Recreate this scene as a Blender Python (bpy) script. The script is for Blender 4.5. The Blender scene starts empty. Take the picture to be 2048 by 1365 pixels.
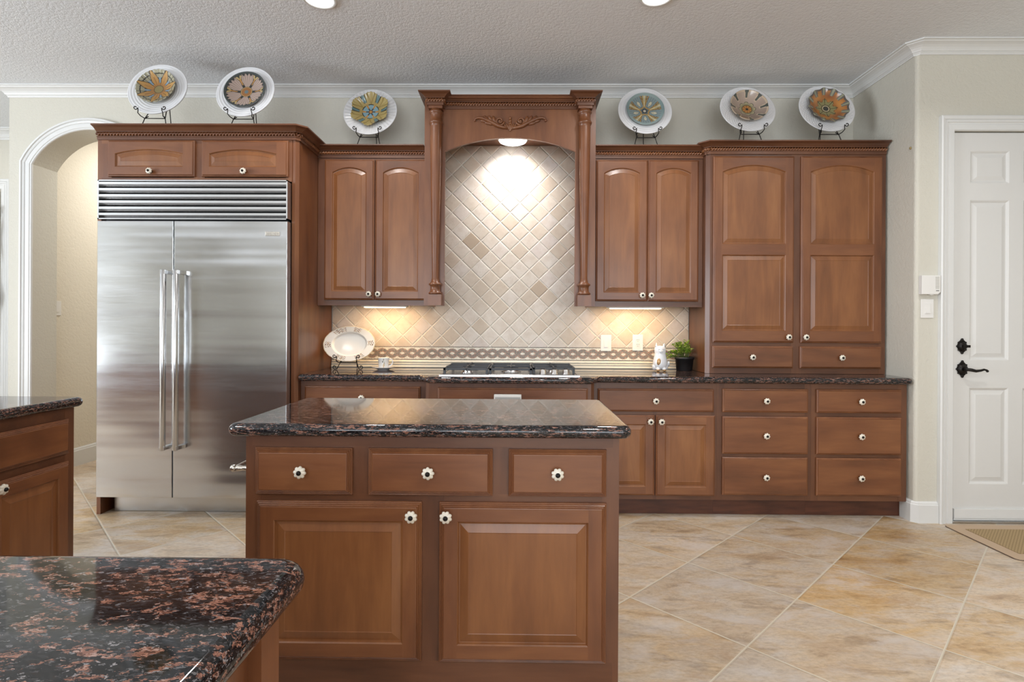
import bpy, bmesh, math, random
from math import sin, cos, pi, sqrt, radians, atan2, hypot
from mathutils import Vector, Matrix

SC = bpy.context.scene
COL = SC.collection
random.seed(7)

# ------------------------------------------------------------------ camera
cam_d = bpy.data.cameras.new('camera')
cam_d.sensor_fit = 'HORIZONTAL'
cam_d.sensor_width = 36.0
cam_d.lens = 1095.1 / 2048 * 36
cam_d.shift_y = -(682.5 - 652.16) / 2048
cam_d.clip_start = 0.05
cam = bpy.data.objects.new('camera', cam_d)
COL.objects.link(cam)
yaw, roll = .0115, .0054
R0 = Vector((cos(yaw), sin(yaw), 0)); F0 = Vector((-sin(yaw), cos(yaw), 0)); Z0 = Vector((0, 0, 1))
Rv = cos(roll) * R0 + sin(roll) * Z0
Uv = -sin(roll) * R0 + cos(roll) * Z0
Mx = Matrix((Rv, Uv, -F0)).transposed().to_4x4()
Mx.translation = Vector((0, -4.164, 1.234))
cam.matrix_world = Mx
SC.camera = cam

# ------------------------------------------------------------------ light
SC.view_settings.view_transform = 'Standard'
SC.view_settings.look = 'None'
SC.view_settings.gamma = 1.0
SC.view_settings.use_curve_mapping = False
SC.view_settings.exposure = 0.03
SC.cycles.use_denoising = True
SC.cycles.max_bounces = 7
SC.cycles.diffuse_bounces = 4
SC.cycles.glossy_bounces = 4
SC.cycles.sample_clamp_indirect = 6.0
SC.cycles.caustics_reflective = False
SC.cycles.caustics_refractive = False

world = bpy.data.worlds.new('world'); SC.world = world
world.use_nodes = True
bg = world.node_tree.nodes['Background']
bg.inputs[0].default_value = (.80, .90, 1.0, 1)
bg.inputs[1].default_value = 1.2

def area(name, loc, rot, sx, sy, energy, color, shape='RECTANGLE', spread=None):
    d = bpy.data.lights.new(name, 'AREA'); d.shape = shape; d.size = sx
    if shape in ('RECTANGLE', 'ELLIPSE'): d.size_y = sy
    d.energy = energy; d.color = color
    if spread: d.spread = spread
    o = bpy.data.objects.new(name, d); o.location = loc; o.rotation_euler = rot
    COL.objects.link(o); return o

# daylight coming in through the windows of the wall behind the camera
WIN_X = (-2.6, -.2, 2.2)
for wx in WIN_X:
    area('window_daylight', (wx, -9.38, 1.70), (radians(112), 0, 0), 2.1, 2.0, 95, (.88, .94, 1.0))
# daylight from the tall windows at the left end of the room
WIN_Y = (-3.7,)
for wy in WIN_Y:
    area('window_daylight', (-6.88, wy, 1.55), (radians(112), 0, radians(-90)), 2.6, 2.2, 300, (.85, .925, 1.0))
# recessed ceiling lights: two over the cabinet run, the rest unseen, without fixtures, added for light
CANS_AND_FILL = [(-1.11, -1.15), (.745, -1.17), (2.3, -1.9), (-2.4, -3.4), (.75, -3.6), (3.0, -3.6), (-1.12, -5.6), (1.6, -5.6)]
for cx, cy in CANS_AND_FILL:
    area('ceiling_lamp_and_fill', (cx, cy, 3.018), (0, 0, 0), .15, .15, 12, (1.0, .98, .96), 'DISK', radians(150))
# unseen lamp added to brighten the hallway behind the arch
area('hall_fill_glow', (-3.15, 1.1, 2.98), (0, 0, 0), .5, .5, 24, (1.0, .98, .94), 'DISK')
area('entry_fill_glow', (-5.2, .1, 2.98), (0, 0, 0), .5, .5, 5, (1.0, .97, .92), 'DISK')  # unseen light over the entry room, has no fixture

# ------------------------------------------------------------------ mesh helpers
class MB:
    def __init__(s): s.v = []; s.f = []; s.m = []; s.sm = []; s.col = None
    def add(s, vs, fs, mi=0, smooth=False):
        b = len(s.v); s.v += [tuple(v) for v in vs]
        for f in fs:
            s.f.append(tuple(b + i for i in f)); s.m.append(mi); s.sm.append(smooth)
        return b
    def box(s, x0, x1, y0, y1, z0, z1, mi=0):
        vs = [(x, y, z) for z in (z0, z1) for y in (y0, y1) for x in (x0, x1)]
        s.add(vs, [(0, 1, 3, 2), (4, 6, 7, 5), (0, 4, 5, 1), (2, 3, 7, 6), (0, 2, 6, 4), (1, 5, 7, 3)], mi)
    def quad(s, a, b, c, d, mi=0): s.add([a, b, c, d], [(0, 1, 2, 3)], mi)
    def loops(s, L, mi=0, closed=True, smooth=False, cap0=False, cap1=False, mis=None):
        n = len(L[0]); b = len(s.v)
        for l in L: s.v += [tuple(p) for p in l]
        for k in range(len(L) - 1):
            for i in range(n if closed else n - 1):
                j = (i + 1) % n
                s.f.append((b + k * n + i, b + k * n + j, b + (k + 1) * n + j, b + (k + 1) * n + i))
                s.m.append(mis[k] if mis else mi); s.sm.append(smooth)
        if cap0: s.f.append(tuple(b + i for i in reversed(range(n)))); s.m.append(mis[0] if mis else mi); s.sm.append(False)
        if cap1: s.f.append(tuple(b + (len(L) - 1) * n + i for i in range(n))); s.m.append(mis[-1] if mis else mi); s.sm.append(False)
    def lathe(s, prof, c=(0, 0, 0), axis='z', seg=24, mi=0, lobes=0, lamp=0.0, smooth=True, caps=True, mis=None, sx=1.0, sy=1.0):
        L = []
        for p in prof:
            r, h = p[0], p[1]; la = p[2] if len(p) > 2 else 0
            ring = []
            for i in range(seg):
                a = 2 * pi * i / seg
                rr = r * (1 + la * (abs(cos(lobes * a / 2)) - .6)) if lobes else r
                u, w = rr * cos(a) * sx, rr * sin(a) * sy
                if axis == 'z': q = (c[0] + u, c[1] + w, c[2] + h)
                elif axis == 'y': q = (c[0] + u, c[1] - h, c[2] + w)     # h grows towards the viewer (-y)
                else: q = (c[0] + h, c[1] + u, c[2] + w)
                ring.append(q)
            L.append(ring)
        s.loops(L, mi, True, smooth, caps, caps, mis)
    def tube(s, pts, r, seg=8, mi=0, closed=False, smooth=True):
        P = [Vector(p) for p in pts]; n = len(P); L = []
        up = Vector((0, 0, 1)); prev = None
        for i in range(n):
            if closed: t = (P[(i + 1) % n] - P[i - 1])
            else: t = P[min(i + 1, n - 1)] - P[max(i - 1, 0)]
            t.normalize()
            if prev is None:
                a = up if abs(t.z) < .9 else Vector((1, 0, 0))
                u = t.cross(a).normalized()
            else:
                u = (prev - t * prev.dot(t))
                u = u.normalized() if u.length > 1e-6 else t.orthogonal().normalized()
            prev = u; w = t.cross(u)
            rr = r[i] if isinstance(r, (list, tuple)) else r
            L.append([P[i] + (u * cos(2 * pi * k / seg) + w * sin(2 * pi * k / seg)) * rr for k in range(seg)])
        if closed: L.append(L[0])
        s.loops(L, mi, True, smooth, not closed, not closed)
    def ball(s, c, r, mi=0, sx=1, sy=1, sz=1, seg=14, rings=9, rot=None):
        L = []
        for k in range(1, rings):
            a = pi * k / rings - pi / 2
            ring = []
            for i in range(seg):
                b = 2 * pi * i / seg
                p = Vector((r * sx * cos(a) * cos(b), r * sy * cos(a) * sin(b), r * sz * sin(a)))
                if rot is not None: p = rot @ p
                ring.append(Vector(c) + p)
            L.append(ring)
        s.loops(L, mi, True, True, True, True)
    def sweep(s, path, prof, mp, mi=0, closed=False, caps=True, smooth=False):
        n = len(path); N = []
        for i in range(n - (0 if closed else 1)):
            a, b = path[i], path[(i + 1) % n]; dx, dy = b[0] - a[0], b[1] - a[1]; l = hypot(dx, dy)
            N.append((dy / l, -dx / l))
        L = []
        for i in range(n):
            if closed: n1, n2 = N[i - 1], N[i]
            else: n1, n2 = N[max(i - 1, 0)], N[min(i, n - 2)]
            k = 1 + n1[0] * n2[0] + n1[1] * n2[1]
            m = ((n1[0] + n2[0]) / k, (n1[1] + n2[1]) / k)
            L.append([mp(path[i][0] + m[0] * o, path[i][1] + m[1] * o, h) for o, h in prof])
        if closed: L.append(L[0])
        s.loops(L, mi, True, smooth, caps and not closed, caps and not closed)

def mesh_of(name, mb, mats, off=(0, 0, 0), colors=None):
    me = bpy.data.meshes.new(name)
    o = Vector(off)
    me.from_pydata([Vector(v) - o for v in mb.v], [], mb.f)
    for m in (mats if isinstance(mats, (list, tuple)) else [mats]): me.materials.append(m)
    me.polygons.foreach_set('material_index', mb.m)
    me.polygons.foreach_set('use_smooth', mb.sm)
    if colors:
        at = me.color_attributes.new('Col', 'FLOAT_COLOR', 'POINT')
        for i, c in enumerate(colors): at.data[i].color = (c[0], c[1], c[2], 1)
    bm = bmesh.new(); bm.from_mesh(me)
    bmesh.ops.remove_doubles(bm, verts=bm.verts, dist=1e-6)
    bmesh.ops.recalc_face_normals(bm, faces=bm.faces)
    bm.to_mesh(me); bm.free()
    me.update()
    return me

def tag(o, label=None, cat=None, group=None, kind=None):
    if label: o['label'] = label
    if cat: o['category'] = cat
    if group: o['group'] = group
    if kind: o['kind'] = kind
    return o

def world_loc(o):
    p = Vector((0, 0, 0))
    while o is not None: p += Vector(o.location); o = o.parent
    return p

def thing(name, label, cat, loc, rot=(0, 0, 0), group=None):
    o = bpy.data.objects.new(name, None); o.empty_display_size = .1
    o.location = loc; o.rotation_euler = rot; COL.objects.link(o)
    return tag(o, label, cat, group)

def part(name, mb, mats, parent=None, local=False, bevel=0, loc=None, colors=None):
    off = Vector((0, 0, 0))
    if parent is not None and not local: off = world_loc(parent)
    me = mesh_of(name, mb, mats, off, colors)
    o = bpy.data.objects.new(name, me); COL.objects.link(o)
    o.parent = parent
    if bevel:
        b = o.modifiers.new('bevel', 'BEVEL'); b.width = bevel; b.segments = 2; b.limit_method = 'ANGLE'; b.angle_limit = radians(40)
    return o

def single(name, mb, mats, label, cat, group=None, loc=(0, 0, 0), bevel=0):
    me = mesh_of(name, mb, mats, loc)
    o = bpy.data.objects.new(name, me); o.location = loc; COL.objects.link(o)
    if bevel:
        b = o.modifiers.new('bevel', 'BEVEL'); b.width = bevel; b.segments = 2; b.limit_method = 'ANGLE'; b.angle_limit = radians(40)
    return tag(o, label, cat, group)

def struct(name, mb, mats, bevel=0):
    o = part(name, mb, mats, None, bevel=bevel); o['kind'] = 'structure'; return o

def reuse(name, me, parent, wl, rot=(0, 0, 0)):
    o = bpy.data.objects.new(name, me); COL.objects.link(o); o.parent = parent
    o.location = Vector(wl) - world_loc(parent); o.rotation_euler = rot
    return o

# ------------------------------------------------------------------ material helpers
def srgb(r, g, b):
    f = lambda c: (c / 255 / 12.92) if c / 255 <= .04045 else ((c / 255 + .055) / 1.055) ** 2.4
    return (f(r), f(g), f(b), 1)

class NT:
    def __init__(s, name):
        s.mat = bpy.data.materials.new(name); s.mat.use_nodes = True
        s.t = s.mat.node_tree; s.b = s.t.nodes['Principled BSDF']
    def n(s, typ, **kw):
        nd = s.t.nodes.new(typ)
        for k, v in kw.items(): setattr(nd, k, v)
        return nd
    def l(s, a, b): s.t.links.new(a, b)
    def put(s, sock, v):
        if hasattr(v, 'node'): s.l(v, sock)
        elif isinstance(v, (int, float)) and hasattr(sock.default_value, '__len__'): sock.default_value = [v] * len(sock.default_value)
        else: sock.default_value = v
    def math(s, op, a, b=None, c=None, clamp=False):
        nd = s.n('ShaderNodeMath', operation=op, use_clamp=clamp)
        s.put(nd.inputs[0], a)
        if b is not None: s.put(nd.inputs[1], b)
        if c is not None: s.put(nd.inputs[2], c)
        return nd.outputs[0]
    def vmath(s, op, a, b):
        nd = s.n('ShaderNodeVectorMath', operation=op); s.put(nd.inputs[0], a); s.put(nd.inputs[1], b); return nd.outputs[0]
    def coord(s, kind='Object'): return s.n('ShaderNodeTexCoord').outputs[kind]
    def sep(s, v):
        nd = s.n('ShaderNodeSeparateXYZ'); s.l(v, nd.inputs[0]); return nd.outputs
    def comb(s, x, y, z):
        nd = s.n('ShaderNodeCombineXYZ')
        for i, q in enumerate((x, y, z)): s.put(nd.inputs[i], q)
        return nd.outputs[0]
    def mapping(s, v, loc=(0, 0, 0), rot=(0, 0, 0), scale=(1, 1, 1)):
        nd = s.n('ShaderNodeMapping'); s.l(v, nd.inputs[0])
        nd.inputs[1].default_value = loc; nd.inputs[2].default_value = rot; nd.inputs[3].default_value = scale
        return nd.outputs[0]
    def noise(s, v, scale, detail=4, rough=.55, dist=0, out=0):
        nd = s.n('ShaderNodeTexNoise'); s.l(v, nd.inputs['Vector'])
        nd.inputs['Scale'].default_value = scale; nd.inputs['Detail'].default_value = detail
        nd.inputs['Roughness'].default_value = rough; nd.inputs['Distortion'].default_value = dist
        return nd.outputs[out]
    def voro(s, v, scale, feature='F1', rnd=1.0):
        nd = s.n('ShaderNodeTexVoronoi', feature=feature); s.l(v, nd.inputs['Vector'])
        nd.inputs['Scale'].default_value = scale; nd.inputs['Randomness'].default_value = rnd
        return nd
    def white(s, v):
        nd = s.n('ShaderNodeTexWhiteNoise', noise_dimensions='3D'); s.l(v, nd.inputs['Vector']); return nd
    def ramp(s, fac, stops, interp='LINEAR'):
        nd = s.n('ShaderNodeValToRGB'); s.l(fac, nd.inputs[0]); cr = nd.color_ramp; cr.interpolation = interp
        while len(cr.elements) < len(stops): cr.elements.new(.5)
        for e, (p, c) in zip(cr.elements, stops): e.position = p; e.color = c
        return nd.outputs[0]
    def mix(s, fac, a, b, mode='MIX'):
        nd = s.n('ShaderNodeMix', data_type='RGBA', blend_type=mode)
        s.put(nd.inputs[0], fac); s.put(nd.inputs[6], a); s.put(nd.inputs[7], b); return nd.outputs[2]
    def bump(s, h, strength=.3, dist=.01):
        nd = s.n('ShaderNodeBump'); s.l(h, nd.inputs['Height']); nd.inputs['Strength'].default_value = strength
        nd.inputs['Distance'].default_value = dist; s.l(nd.outputs[0], s.b.inputs['Normal']); return nd
    def base(s, c): s.put(s.b.inputs['Base Color'], c); return s
    def set(s, **kw):
        for k, v in kw.items(): s.put(s.b.inputs[k.replace('_', ' ')], v)
        return s

def plain(name, c, rough=.5, metal=0, var=.04, scale=30, bump=0, spec=None, coat=0):
    m = NT(name); v = m.coord()
    nz = m.noise(v, scale, 3)
    col = m.mix(nz, tuple(max(0, q * (1 - var)) for q in c[:3]) + (1,), tuple(min(1, q * (1 + var)) for q in c[:3]) + (1,))
    m.base(col).set(Roughness=rough, Metallic=metal)
    if bump: m.bump(nz, bump, .002)
    if spec is not None: m.set(Specular_IOR_Level=spec)
    if coat: m.set(Coat_Weight=coat, Coat_Roughness=.08)
    return m.mat

def wood(name, grain, ramp=((98, 59, 34), (121, 76, 46), (134, 87, 54), (150, 102, 66))):
    m = NT(name)
    v = m.coord()
    rnd = m.n('ShaderNodeObjectInfo').outputs['Random']
    v = m.vmath('ADD', v, m.comb(m.math('MULTIPLY', rnd, 7.3), m.math('MULTIPLY', rnd, 3.1), m.math('MULTIPLY', rnd, 11.7)))
    sc = (1, 1, .12) if grain == 'z' else ((.12, 1, 1) if grain == 'x' else (1, .12, 1))
    fine = m.noise(m.mapping(v, scale=sc), 90, 5, .6)
    mid = m.noise(m.mapping(v, scale=sc), 14, 3, .5, .8)
    blot = m.noise(m.mapping(v, scale=(1, 1, .5) if grain == 'z' else (.5, 1, 1)), 5, 2, .5)
    f = m.math('ADD', m.math('MULTIPLY', mid, .38), m.math('ADD', m.math('MULTIPLY', blot, .47), m.math('MULTIPLY', fine, .15)))
    c = m.ramp(f, [(p_, srgb(*q_)) for p_, q_ in zip((.30, .46, .58, .72), ramp)])
    m.base(c).set(Roughness=m.math('MULTIPLY_ADD', fine, .12, .34), Coat_Weight=.18, Coat_Roughness=.18)
    m.bump(fine, .05, .002)
    return m.mat

FRM = ((86, 50, 27), (111, 66, 38), (124, 77, 45), (140, 92, 56))
WOODV, WOODH = wood('stained_maple_upright', 'z', FRM), wood('stained_maple_lying', 'x', FRM)
WOODP = wood('stained_maple_panel', 'z', ((102, 61, 32), (122, 75, 41), (135, 86, 48), (151, 101, 60)))
DRK = ((72, 42, 26), (94, 57, 36), (107, 67, 43), (123, 81, 53))
WOODC = wood('stained_maple_moulding', 'x', DRK)
WOODF = [wood('stained_maple_frame_upright', 'z', DRK), wood('stained_maple_frame_lying', 'x', DRK)]
WOOD = [WOODV, WOODH, WOODP]
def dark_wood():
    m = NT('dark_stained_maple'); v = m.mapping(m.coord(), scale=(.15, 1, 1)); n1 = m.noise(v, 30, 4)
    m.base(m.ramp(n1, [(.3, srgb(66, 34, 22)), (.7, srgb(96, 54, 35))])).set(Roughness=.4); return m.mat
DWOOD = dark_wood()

def granite():
    m = NT('tan_brown_granite'); v = m.n('ShaderNodeNewGeometry').outputs['Position']
    w = m.mapping(v, rot=(0, 0, radians(-20)), scale=(.48, 1.0, 2.1))
    wob = m.noise(w, 110, 4, .7, out=1)
    dn = m.n('ShaderNodeVectorMath', operation='SCALE'); m.l(wob, dn.inputs[0]); dn.inputs['Scale'].default_value = .016
    w2 = m.vmath('ADD', w, dn.outputs[0])
    big = m.voro(w2, 130); cb = m.sep(big.outputs['Color'])[0]; cb2 = m.sep(big.outputs['Color'])[2]
    sm = m.voro(w2, 420); sc_ = m.sep(sm.outputs['Color']); cs = sc_[1]
    cl = m.noise(w, 30, 4, .65)
    base = m.ramp(cs, [(0, srgb(10, 11, 13)), (.36, srgb(22, 24, 27)), (.60, srgb(38, 38, 40)), (.80, srgb(62, 60, 62)), (.90, srgb(36, 26, 22)), (.95, srgb(98, 96, 98))], 'CONSTANT')
    rust = m.ramp(sc_[2], [(0, srgb(84, 56, 47)), (.24, srgb(126, 86, 72)), (.52, srgb(148, 106, 90)), (.76, srgb(160, 132, 122)), (.88, srgb(36, 32, 32))], 'CONSTANT')
    thr = m.math('ADD', m.math('ADD', m.math('MULTIPLY', cb, .8), m.math('MULTIPLY', sc_[0], .30)), m.math('MULTIPLY', m.math('SUBTRACT', cl, .5), 1.1))
    fac = m.math('GREATER_THAN', thr, .79)
    col = m.mix(fac, base, rust)
    wh = m.math('GREATER_THAN', m.math('MULTIPLY_ADD', cb2, .55, m.math('MULTIPLY', sc_[1], .45)), .915)
    col = m.mix(wh, col, srgb(138, 134, 136))
    m.base(col).set(Roughness=.05, Specular_IOR_Level=.5)
    return m.mat
GRAN = granite()

def steel(name='brushed_steel', rough=.24, axis='x', c=(.60, .60, .60, 1), wav=0.0):
    m = NT(name); v = m.coord()
    sc = (.02, 1, 1) if axis == 'x' else (1, 1, .02)
    f = m.noise(m.mapping(v, scale=sc), 400, 2)
    m.base(c).set(Metallic=1.0, Roughness=m.math('MULTIPLY_ADD', f, .10, rough - .05))
    if wav:
        w = m.noise(m.mapping(v, scale=(.7, 1, 1.5)), 1.5, 1, .4)
        w2 = m.noise(m.mapping(v, scale=(.12, 1, 3.0)), 3.2, 1, .4)
        h = m.math('ADD', m.math('MULTIPLY', w, 1.0), m.math('MULTIPLY', w2, .20))
        m.bump(h, wav, .03)
    return m.mat
STEEL = steel(); FSTEEL = steel('fridge_steel', .19, 'x', (.66, .67, .68, 1), .8); NICKEL = steel('brushed_nickel', .28, 'z', (.62, .58, .52, 1))
WHITE = plain('white_trim_paint', srgb(218, 218, 216), .38, var=.01)
DOORW = plain('white_door_paint', srgb(214, 213, 210), .45, var=.012, scale=60, bump=.05)
PLAST = plain('white_plastic', srgb(226, 224, 220), .35, var=.01)
CERW = plain('white_glaze', srgb(222, 222, 224), .18, var=.015, coat=.4)
IVORY = plain('ivory_ceramic', srgb(224, 216, 200), .25, var=.08, scale=120, coat=.3)
BRONZE = plain('dark_bronze', srgb(36, 33, 31), .38, metal=.7, var=.2)
IRON = plain('black_iron', srgb(42, 38, 35), .45, metal=.6, var=.15)
CASTI = plain('cast_iron', srgb(62, 63, 66), .45, metal=.3, var=.1)
BLACK = plain('black_gap', srgb(14, 14, 14), .6)
POTM = plain('black_pot_plastic', srgb(20, 20, 22), .5)
GOLD = plain('gold_glaze', srgb(176, 140, 96), .3, metal=.4)
def leafm():
    m = NT('leaf_green'); r = m.white(m.mapping(m.coord(), scale=(60, 60, 60))).outputs[0]
    n1 = m.noise(m.coord(), 40, 2)
    m.base(m.ramp(n1, [(.3, srgb(86, 132, 36)), (.5, srgb(146, 180, 60)), (.7, srgb(200, 206, 110))])).set(Roughness=.45); return m.mat
LEAF = leafm()
def emis(name, c, s):
    m = NT(name); m.base((.9, .9, .9, 1)); m.put(m.b.inputs['Emission Color'], c); m.b.inputs['Emission Strength'].default_value = s; return m.mat
LAMP = emis('lit_lens', (1, .98, .95, 1), 5.0)
WLAMP = emis('warm_lit_tube', (1, .80, .52, 1), 5.0)
def vcol(name, rough=.2, coat=.5):
    m = NT(name); a = m.n('ShaderNodeVertexColor', layer_name='Col')
    m.base(a.outputs[0]).set(Roughness=rough, Coat_Weight=coat, Coat_Roughness=.06); return m.mat
GLAZE = vcol('painted_glaze'); CHINA = vcol('painted_china', .38, .06)

def wallm(name, c, bump=.25, scale=55):
    m = NT(name); v = m.coord()
    n1 = m.noise(v, scale, 3, .55); n2 = m.noise(v, scale * 2.6, 2, .5)
    big = m.noise(v, 1.1, 2)
    k = .96
    m.base(m.mix(big, tuple(q * k for q in c[:3]) + (1,), c)).set(Roughness=.75, Specular_IOR_Level=.3)
    h = m.math('ADD', m.math('SMOOTH_MIN', n1, .56, .1), m.math('MULTIPLY', n2, .35))
    m.bump(h, bump, .012)
    return m.mat
WALL = wallm('beige_textured_paint', srgb(206, 202, 190), .30)
HALLP = wallm('cream_textured_paint', srgb(222, 214, 198), .35, 40)
CEIL = wallm('ceiling_texture', srgb(230, 233, 237), .45, 52)

def floorm():
    m = NT('slate_look_floor_tile'); v = m.coord(); x, y, z = m.sep(v)
    th, t, ox, oy = .7903, .5318, .8962, -.5377
    c, s = cos(th), sin(th)
    dx = m.math('SUBTRACT', x, ox); dy = m.math('SUBTRACT', y, oy)
    U = m.math('DIVIDE', m.math('SUBTRACT', m.math('MULTIPLY', dx, c), m.math('MULTIPLY', dy, s)), t)
    V = m.math('DIVIDE', m.math('SUBTRACT', m.math('MULTIPLY', dx, -s), m.math('MULTIPLY', dy, c)), t)
    iu, iv = m.math('FLOOR', U), m.math('FLOOR', V)
    fu, fv = m.math('SUBTRACT', U, iu), m.math('SUBTRACT', V, iv)
    e = m.math('MINIMUM', m.math('MINIMUM', fu, m.math('SUBTRACT', 1, fu)), m.math('MINIMUM', fv, m.math('SUBTRACT', 1, fv)))
    cell = m.white(m.comb(iu, iv, 3.0))
    rc = m.sep(cell.outputs['Color'])
    p = m.vmath('ADD', m.comb(x, y, 0), m.comb(m.math('MULTIPLY', rc[0], 37), m.math('MULTIPLY', rc[1], 53), m.math('MULTIPLY', rc[2], 29)))
    st = m.mapping(p, rot=(0, 0, radians(12)), scale=(.55, 1.5, 1))
    n1 = m.noise(st, 3.2, 6, .62, .9)
    n2 = m.noise(st, 7.5, 5, .65, .5)
    n3 = m.noise(m.mapping(p, scale=(1, 1.8, 1)), 45, 4, .7)
    c1 = m.ramp(n1, [(.28, srgb(150, 118, 86)), (.42, srgb(196, 164, 122)), (.53, srgb(206, 182, 148)), (.66, srgb(204, 194, 182))])
    c2 = m.ramp(n2, [(.34, srgb(126, 102, 78)), (.47, srgb(204, 176, 138)), (.60, srgb(200, 188, 174)), (.75, srgb(178, 160, 140))])
    col = m.mix(.5, c1, c2)
    col = m.mix(m.math('MULTIPLY', m.math('SUBTRACT', n3, .38, clamp=True), 1.1), col, srgb(128, 104, 80))
    vein = m.math('ABSOLUTE', m.math('SUBTRACT', m.noise(st, 4.4, 5, .6, 1.2), .5))
    vf = m.math('MULTIPLY', m.math('SUBTRACT', 1, m.math('DIVIDE', vein, .014), clamp=True), .22)
    col = m.mix(vf, col, srgb(116, 88, 62))
    n4 = m.noise(m.mapping(p, rot=(0, 0, radians(20)), scale=(.7, 1.3, 1)), 4.6, 7, .72, .4)
    lav = m.math('MULTIPLY', m.math('SUBTRACT', n4, .52, clamp=True), 9.0, clamp=True)
    col = m.mix(m.math('MULTIPLY', lav, .62), col, srgb(204, 192, 182))
    och = m.math('MULTIPLY', m.math('SUBTRACT', .46, n4, clamp=True), 7.0, clamp=True)
    col = m.mix(m.math('MULTIPLY', och, .50), col, srgb(168, 132, 92))
    val = m.math('MULTIPLY_ADD', rc[0], .24, .85)
    hs = m.n('ShaderNodeHueSaturation'); m.l(col, hs.inputs['Color']); m.l(val, hs.inputs['Value']); m.put(hs.inputs['Saturation'], m.math('MULTIPLY_ADD', rc[1], .40, .70))
    g = m.math('LESS_THAN', e, .0065)
    m.base(m.mix(g, hs.outputs[0], srgb(200, 191, 173)))
    m.set(Roughness=m.math('MULTIPLY_ADD', n3, .25, .26))
    edge = m.math('DIVIDE', e, .016, clamp=True)
    h = m.math('ADD', m.math('MULTIPLY', edge, .6), m.math('ADD', m.math('MULTIPLY', n2, .35), m.math('MULTIPLY', n3, .12)))
    m.bump(h, .35, .008)
    return m.mat
FLOOR = floorm()

def walltile():
    m = NT('tumbled_travertine_diamonds'); v = m.n('ShaderNodeNewGeometry').outputs['Position']; x, y, z = m.sep(v)
    pw, ph, x0, z0 = .1475, .1442, -.066, 2.237
    a = m.math('DIVIDE', m.math('SUBTRACT', x, x0), pw); b = m.math('DIVIDE', m.math('SUBTRACT', z, z0), ph)
    U = m.math('ADD', a, b); V = m.math('SUBTRACT', a, b)
    iu, iv = m.math('FLOOR', U), m.math('FLOOR', V)
    fu, fv = m.math('SUBTRACT', U, iu), m.math('SUBTRACT', V, iv)
    wob = m.math('MULTIPLY', m.math('SUBTRACT', m.noise(v, 50, 3, .6), .5), .035)
    e = m.math('ADD', wob, m.math('MINIMUM', m.math('MINIMUM', fu, m.math('SUBTRACT', 1, fu)), m.math('MINIMUM', fv, m.math('SUBTRACT', 1, fv))))
    cw = m.white(m.comb(iu, iv, 1.0)); rc = m.sep(cw.outputs['Color'])
    tile = m.ramp(rc[0], [(0, srgb(172, 152, 130)), (.05, srgb(196, 180, 162)), (.4, srgb(204, 191, 176)), (.75, srgb(212, 202, 191)), (1, srgb(202, 190, 182))])
    p = m.vmath('ADD', v, m.comb(m.math('MULTIPLY', rc[1], 9), 0, m.math('MULTIPLY', rc[2], 9)))
    n1 = m.noise(p, 18, 5, .65); n2 = m.noise(p, 120, 3, .6)
    tile = m.mix(m.math('MULTIPLY', m.math('SUBTRACT', n1, .42, clamp=True), 1.6, clamp=True), tile, srgb(180, 160, 140))
    pit = m.math('LESS_THAN', n2, .33)
    tile = m.mix(m.math('MULTIPLY', pit, .35), tile, srgb(150, 128, 100))
    g = m.math('LESS_THAN', e, .028)
    m.base(m.mix(g, tile, srgb(222, 216, 204))).set(Roughness=.5)
    h = m.math('ADD', m.math('DIVIDE', e, .07, clamp=True), m.math('MULTIPLY', n2, .12))
    m.bump(h, .6, .006)
    return m.mat
TRAV = walltile()

def mosaic():
    m = NT('braided_stone_mosaic'); v = m.n('ShaderNodeNewGeometry').outputs['Position']; x, y, z = m.sep(v)
    zz = m.math('SUBTRACT', z, 1.0225)
    P = .0762
    ph = m.math('MULTIPLY', m.math('SUBTRACT', x, -.5), pi / P)
    A = .0235
    cs = m.math('MULTIPLY', m.math('COSINE', ph), A)
    sl = m.math('MULTIPLY', m.math('SINE', ph), A * pi / P)
    nrm = m.math('SQRT', m.math('MULTIPLY_ADD', sl, sl, 1.0))
    d = m.math('DIVIDE', m.math('MINIMUM', m.math('ABSOLUTE', m.math('SUBTRACT', zz, cs)), m.math('ABSOLUTE', m.math('ADD', zz, cs))), nrm)
    band = m.math('LESS_THAN', d, .0140)
    core = m.math('LESS_THAN', d, .0040)
    vo = m.voro(v, 155, rnd=.35); r = m.sep(vo.outputs['Color'])
    vd = m.voro(v, 155, 'DISTANCE_TO_EDGE', .35)
    tess = m.ramp(r[0], [(0, srgb(128, 70, 50)), (.30, srgb(158, 100, 76)), (.5, srgb(100, 58, 44)), (.72, srgb(36, 32, 31))], 'CONSTANT')
    dark = m.ramp(r[1], [(0, srgb(34, 32, 32)), (.7, srgb(78, 60, 52))], 'CONSTANT')
    cream = m.ramp(r[2], [(0, srgb(226, 220, 206)), (.6, srgb(206, 198, 182))], 'CONSTANT')
    col = m.mix(band, cream, m.mix(core, tess, dark))
    bord = m.math('GREATER_THAN', m.math('ABSOLUTE', zz), .0445)
    col = m.mix(bord, col, dark)
    gap = m.math('GREATER_THAN', m.math('ABSOLUTE', m.math('SUBTRACT', m.math('ABSOLUTE', zz), .042)), .0022)
    gr = m.math('LESS_THAN', vd.outputs['Distance'], .075)
    anyb = m.math('MAXIMUM', band, bord)
    col = m.mix(m.math('MULTIPLY', gr, anyb), col, srgb(222, 212, 196))
    m.base(col).set(Roughness=.45)
    m.bump(m.math('DIVIDE', vd.outputs['Distance'], .3, clamp=True), .3, .002)
    return m.mat
MOSA = mosaic()
CREAMT = plain('cream_stone_liner', srgb(222, 215, 200), .35, var=.05, scale=25)

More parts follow.
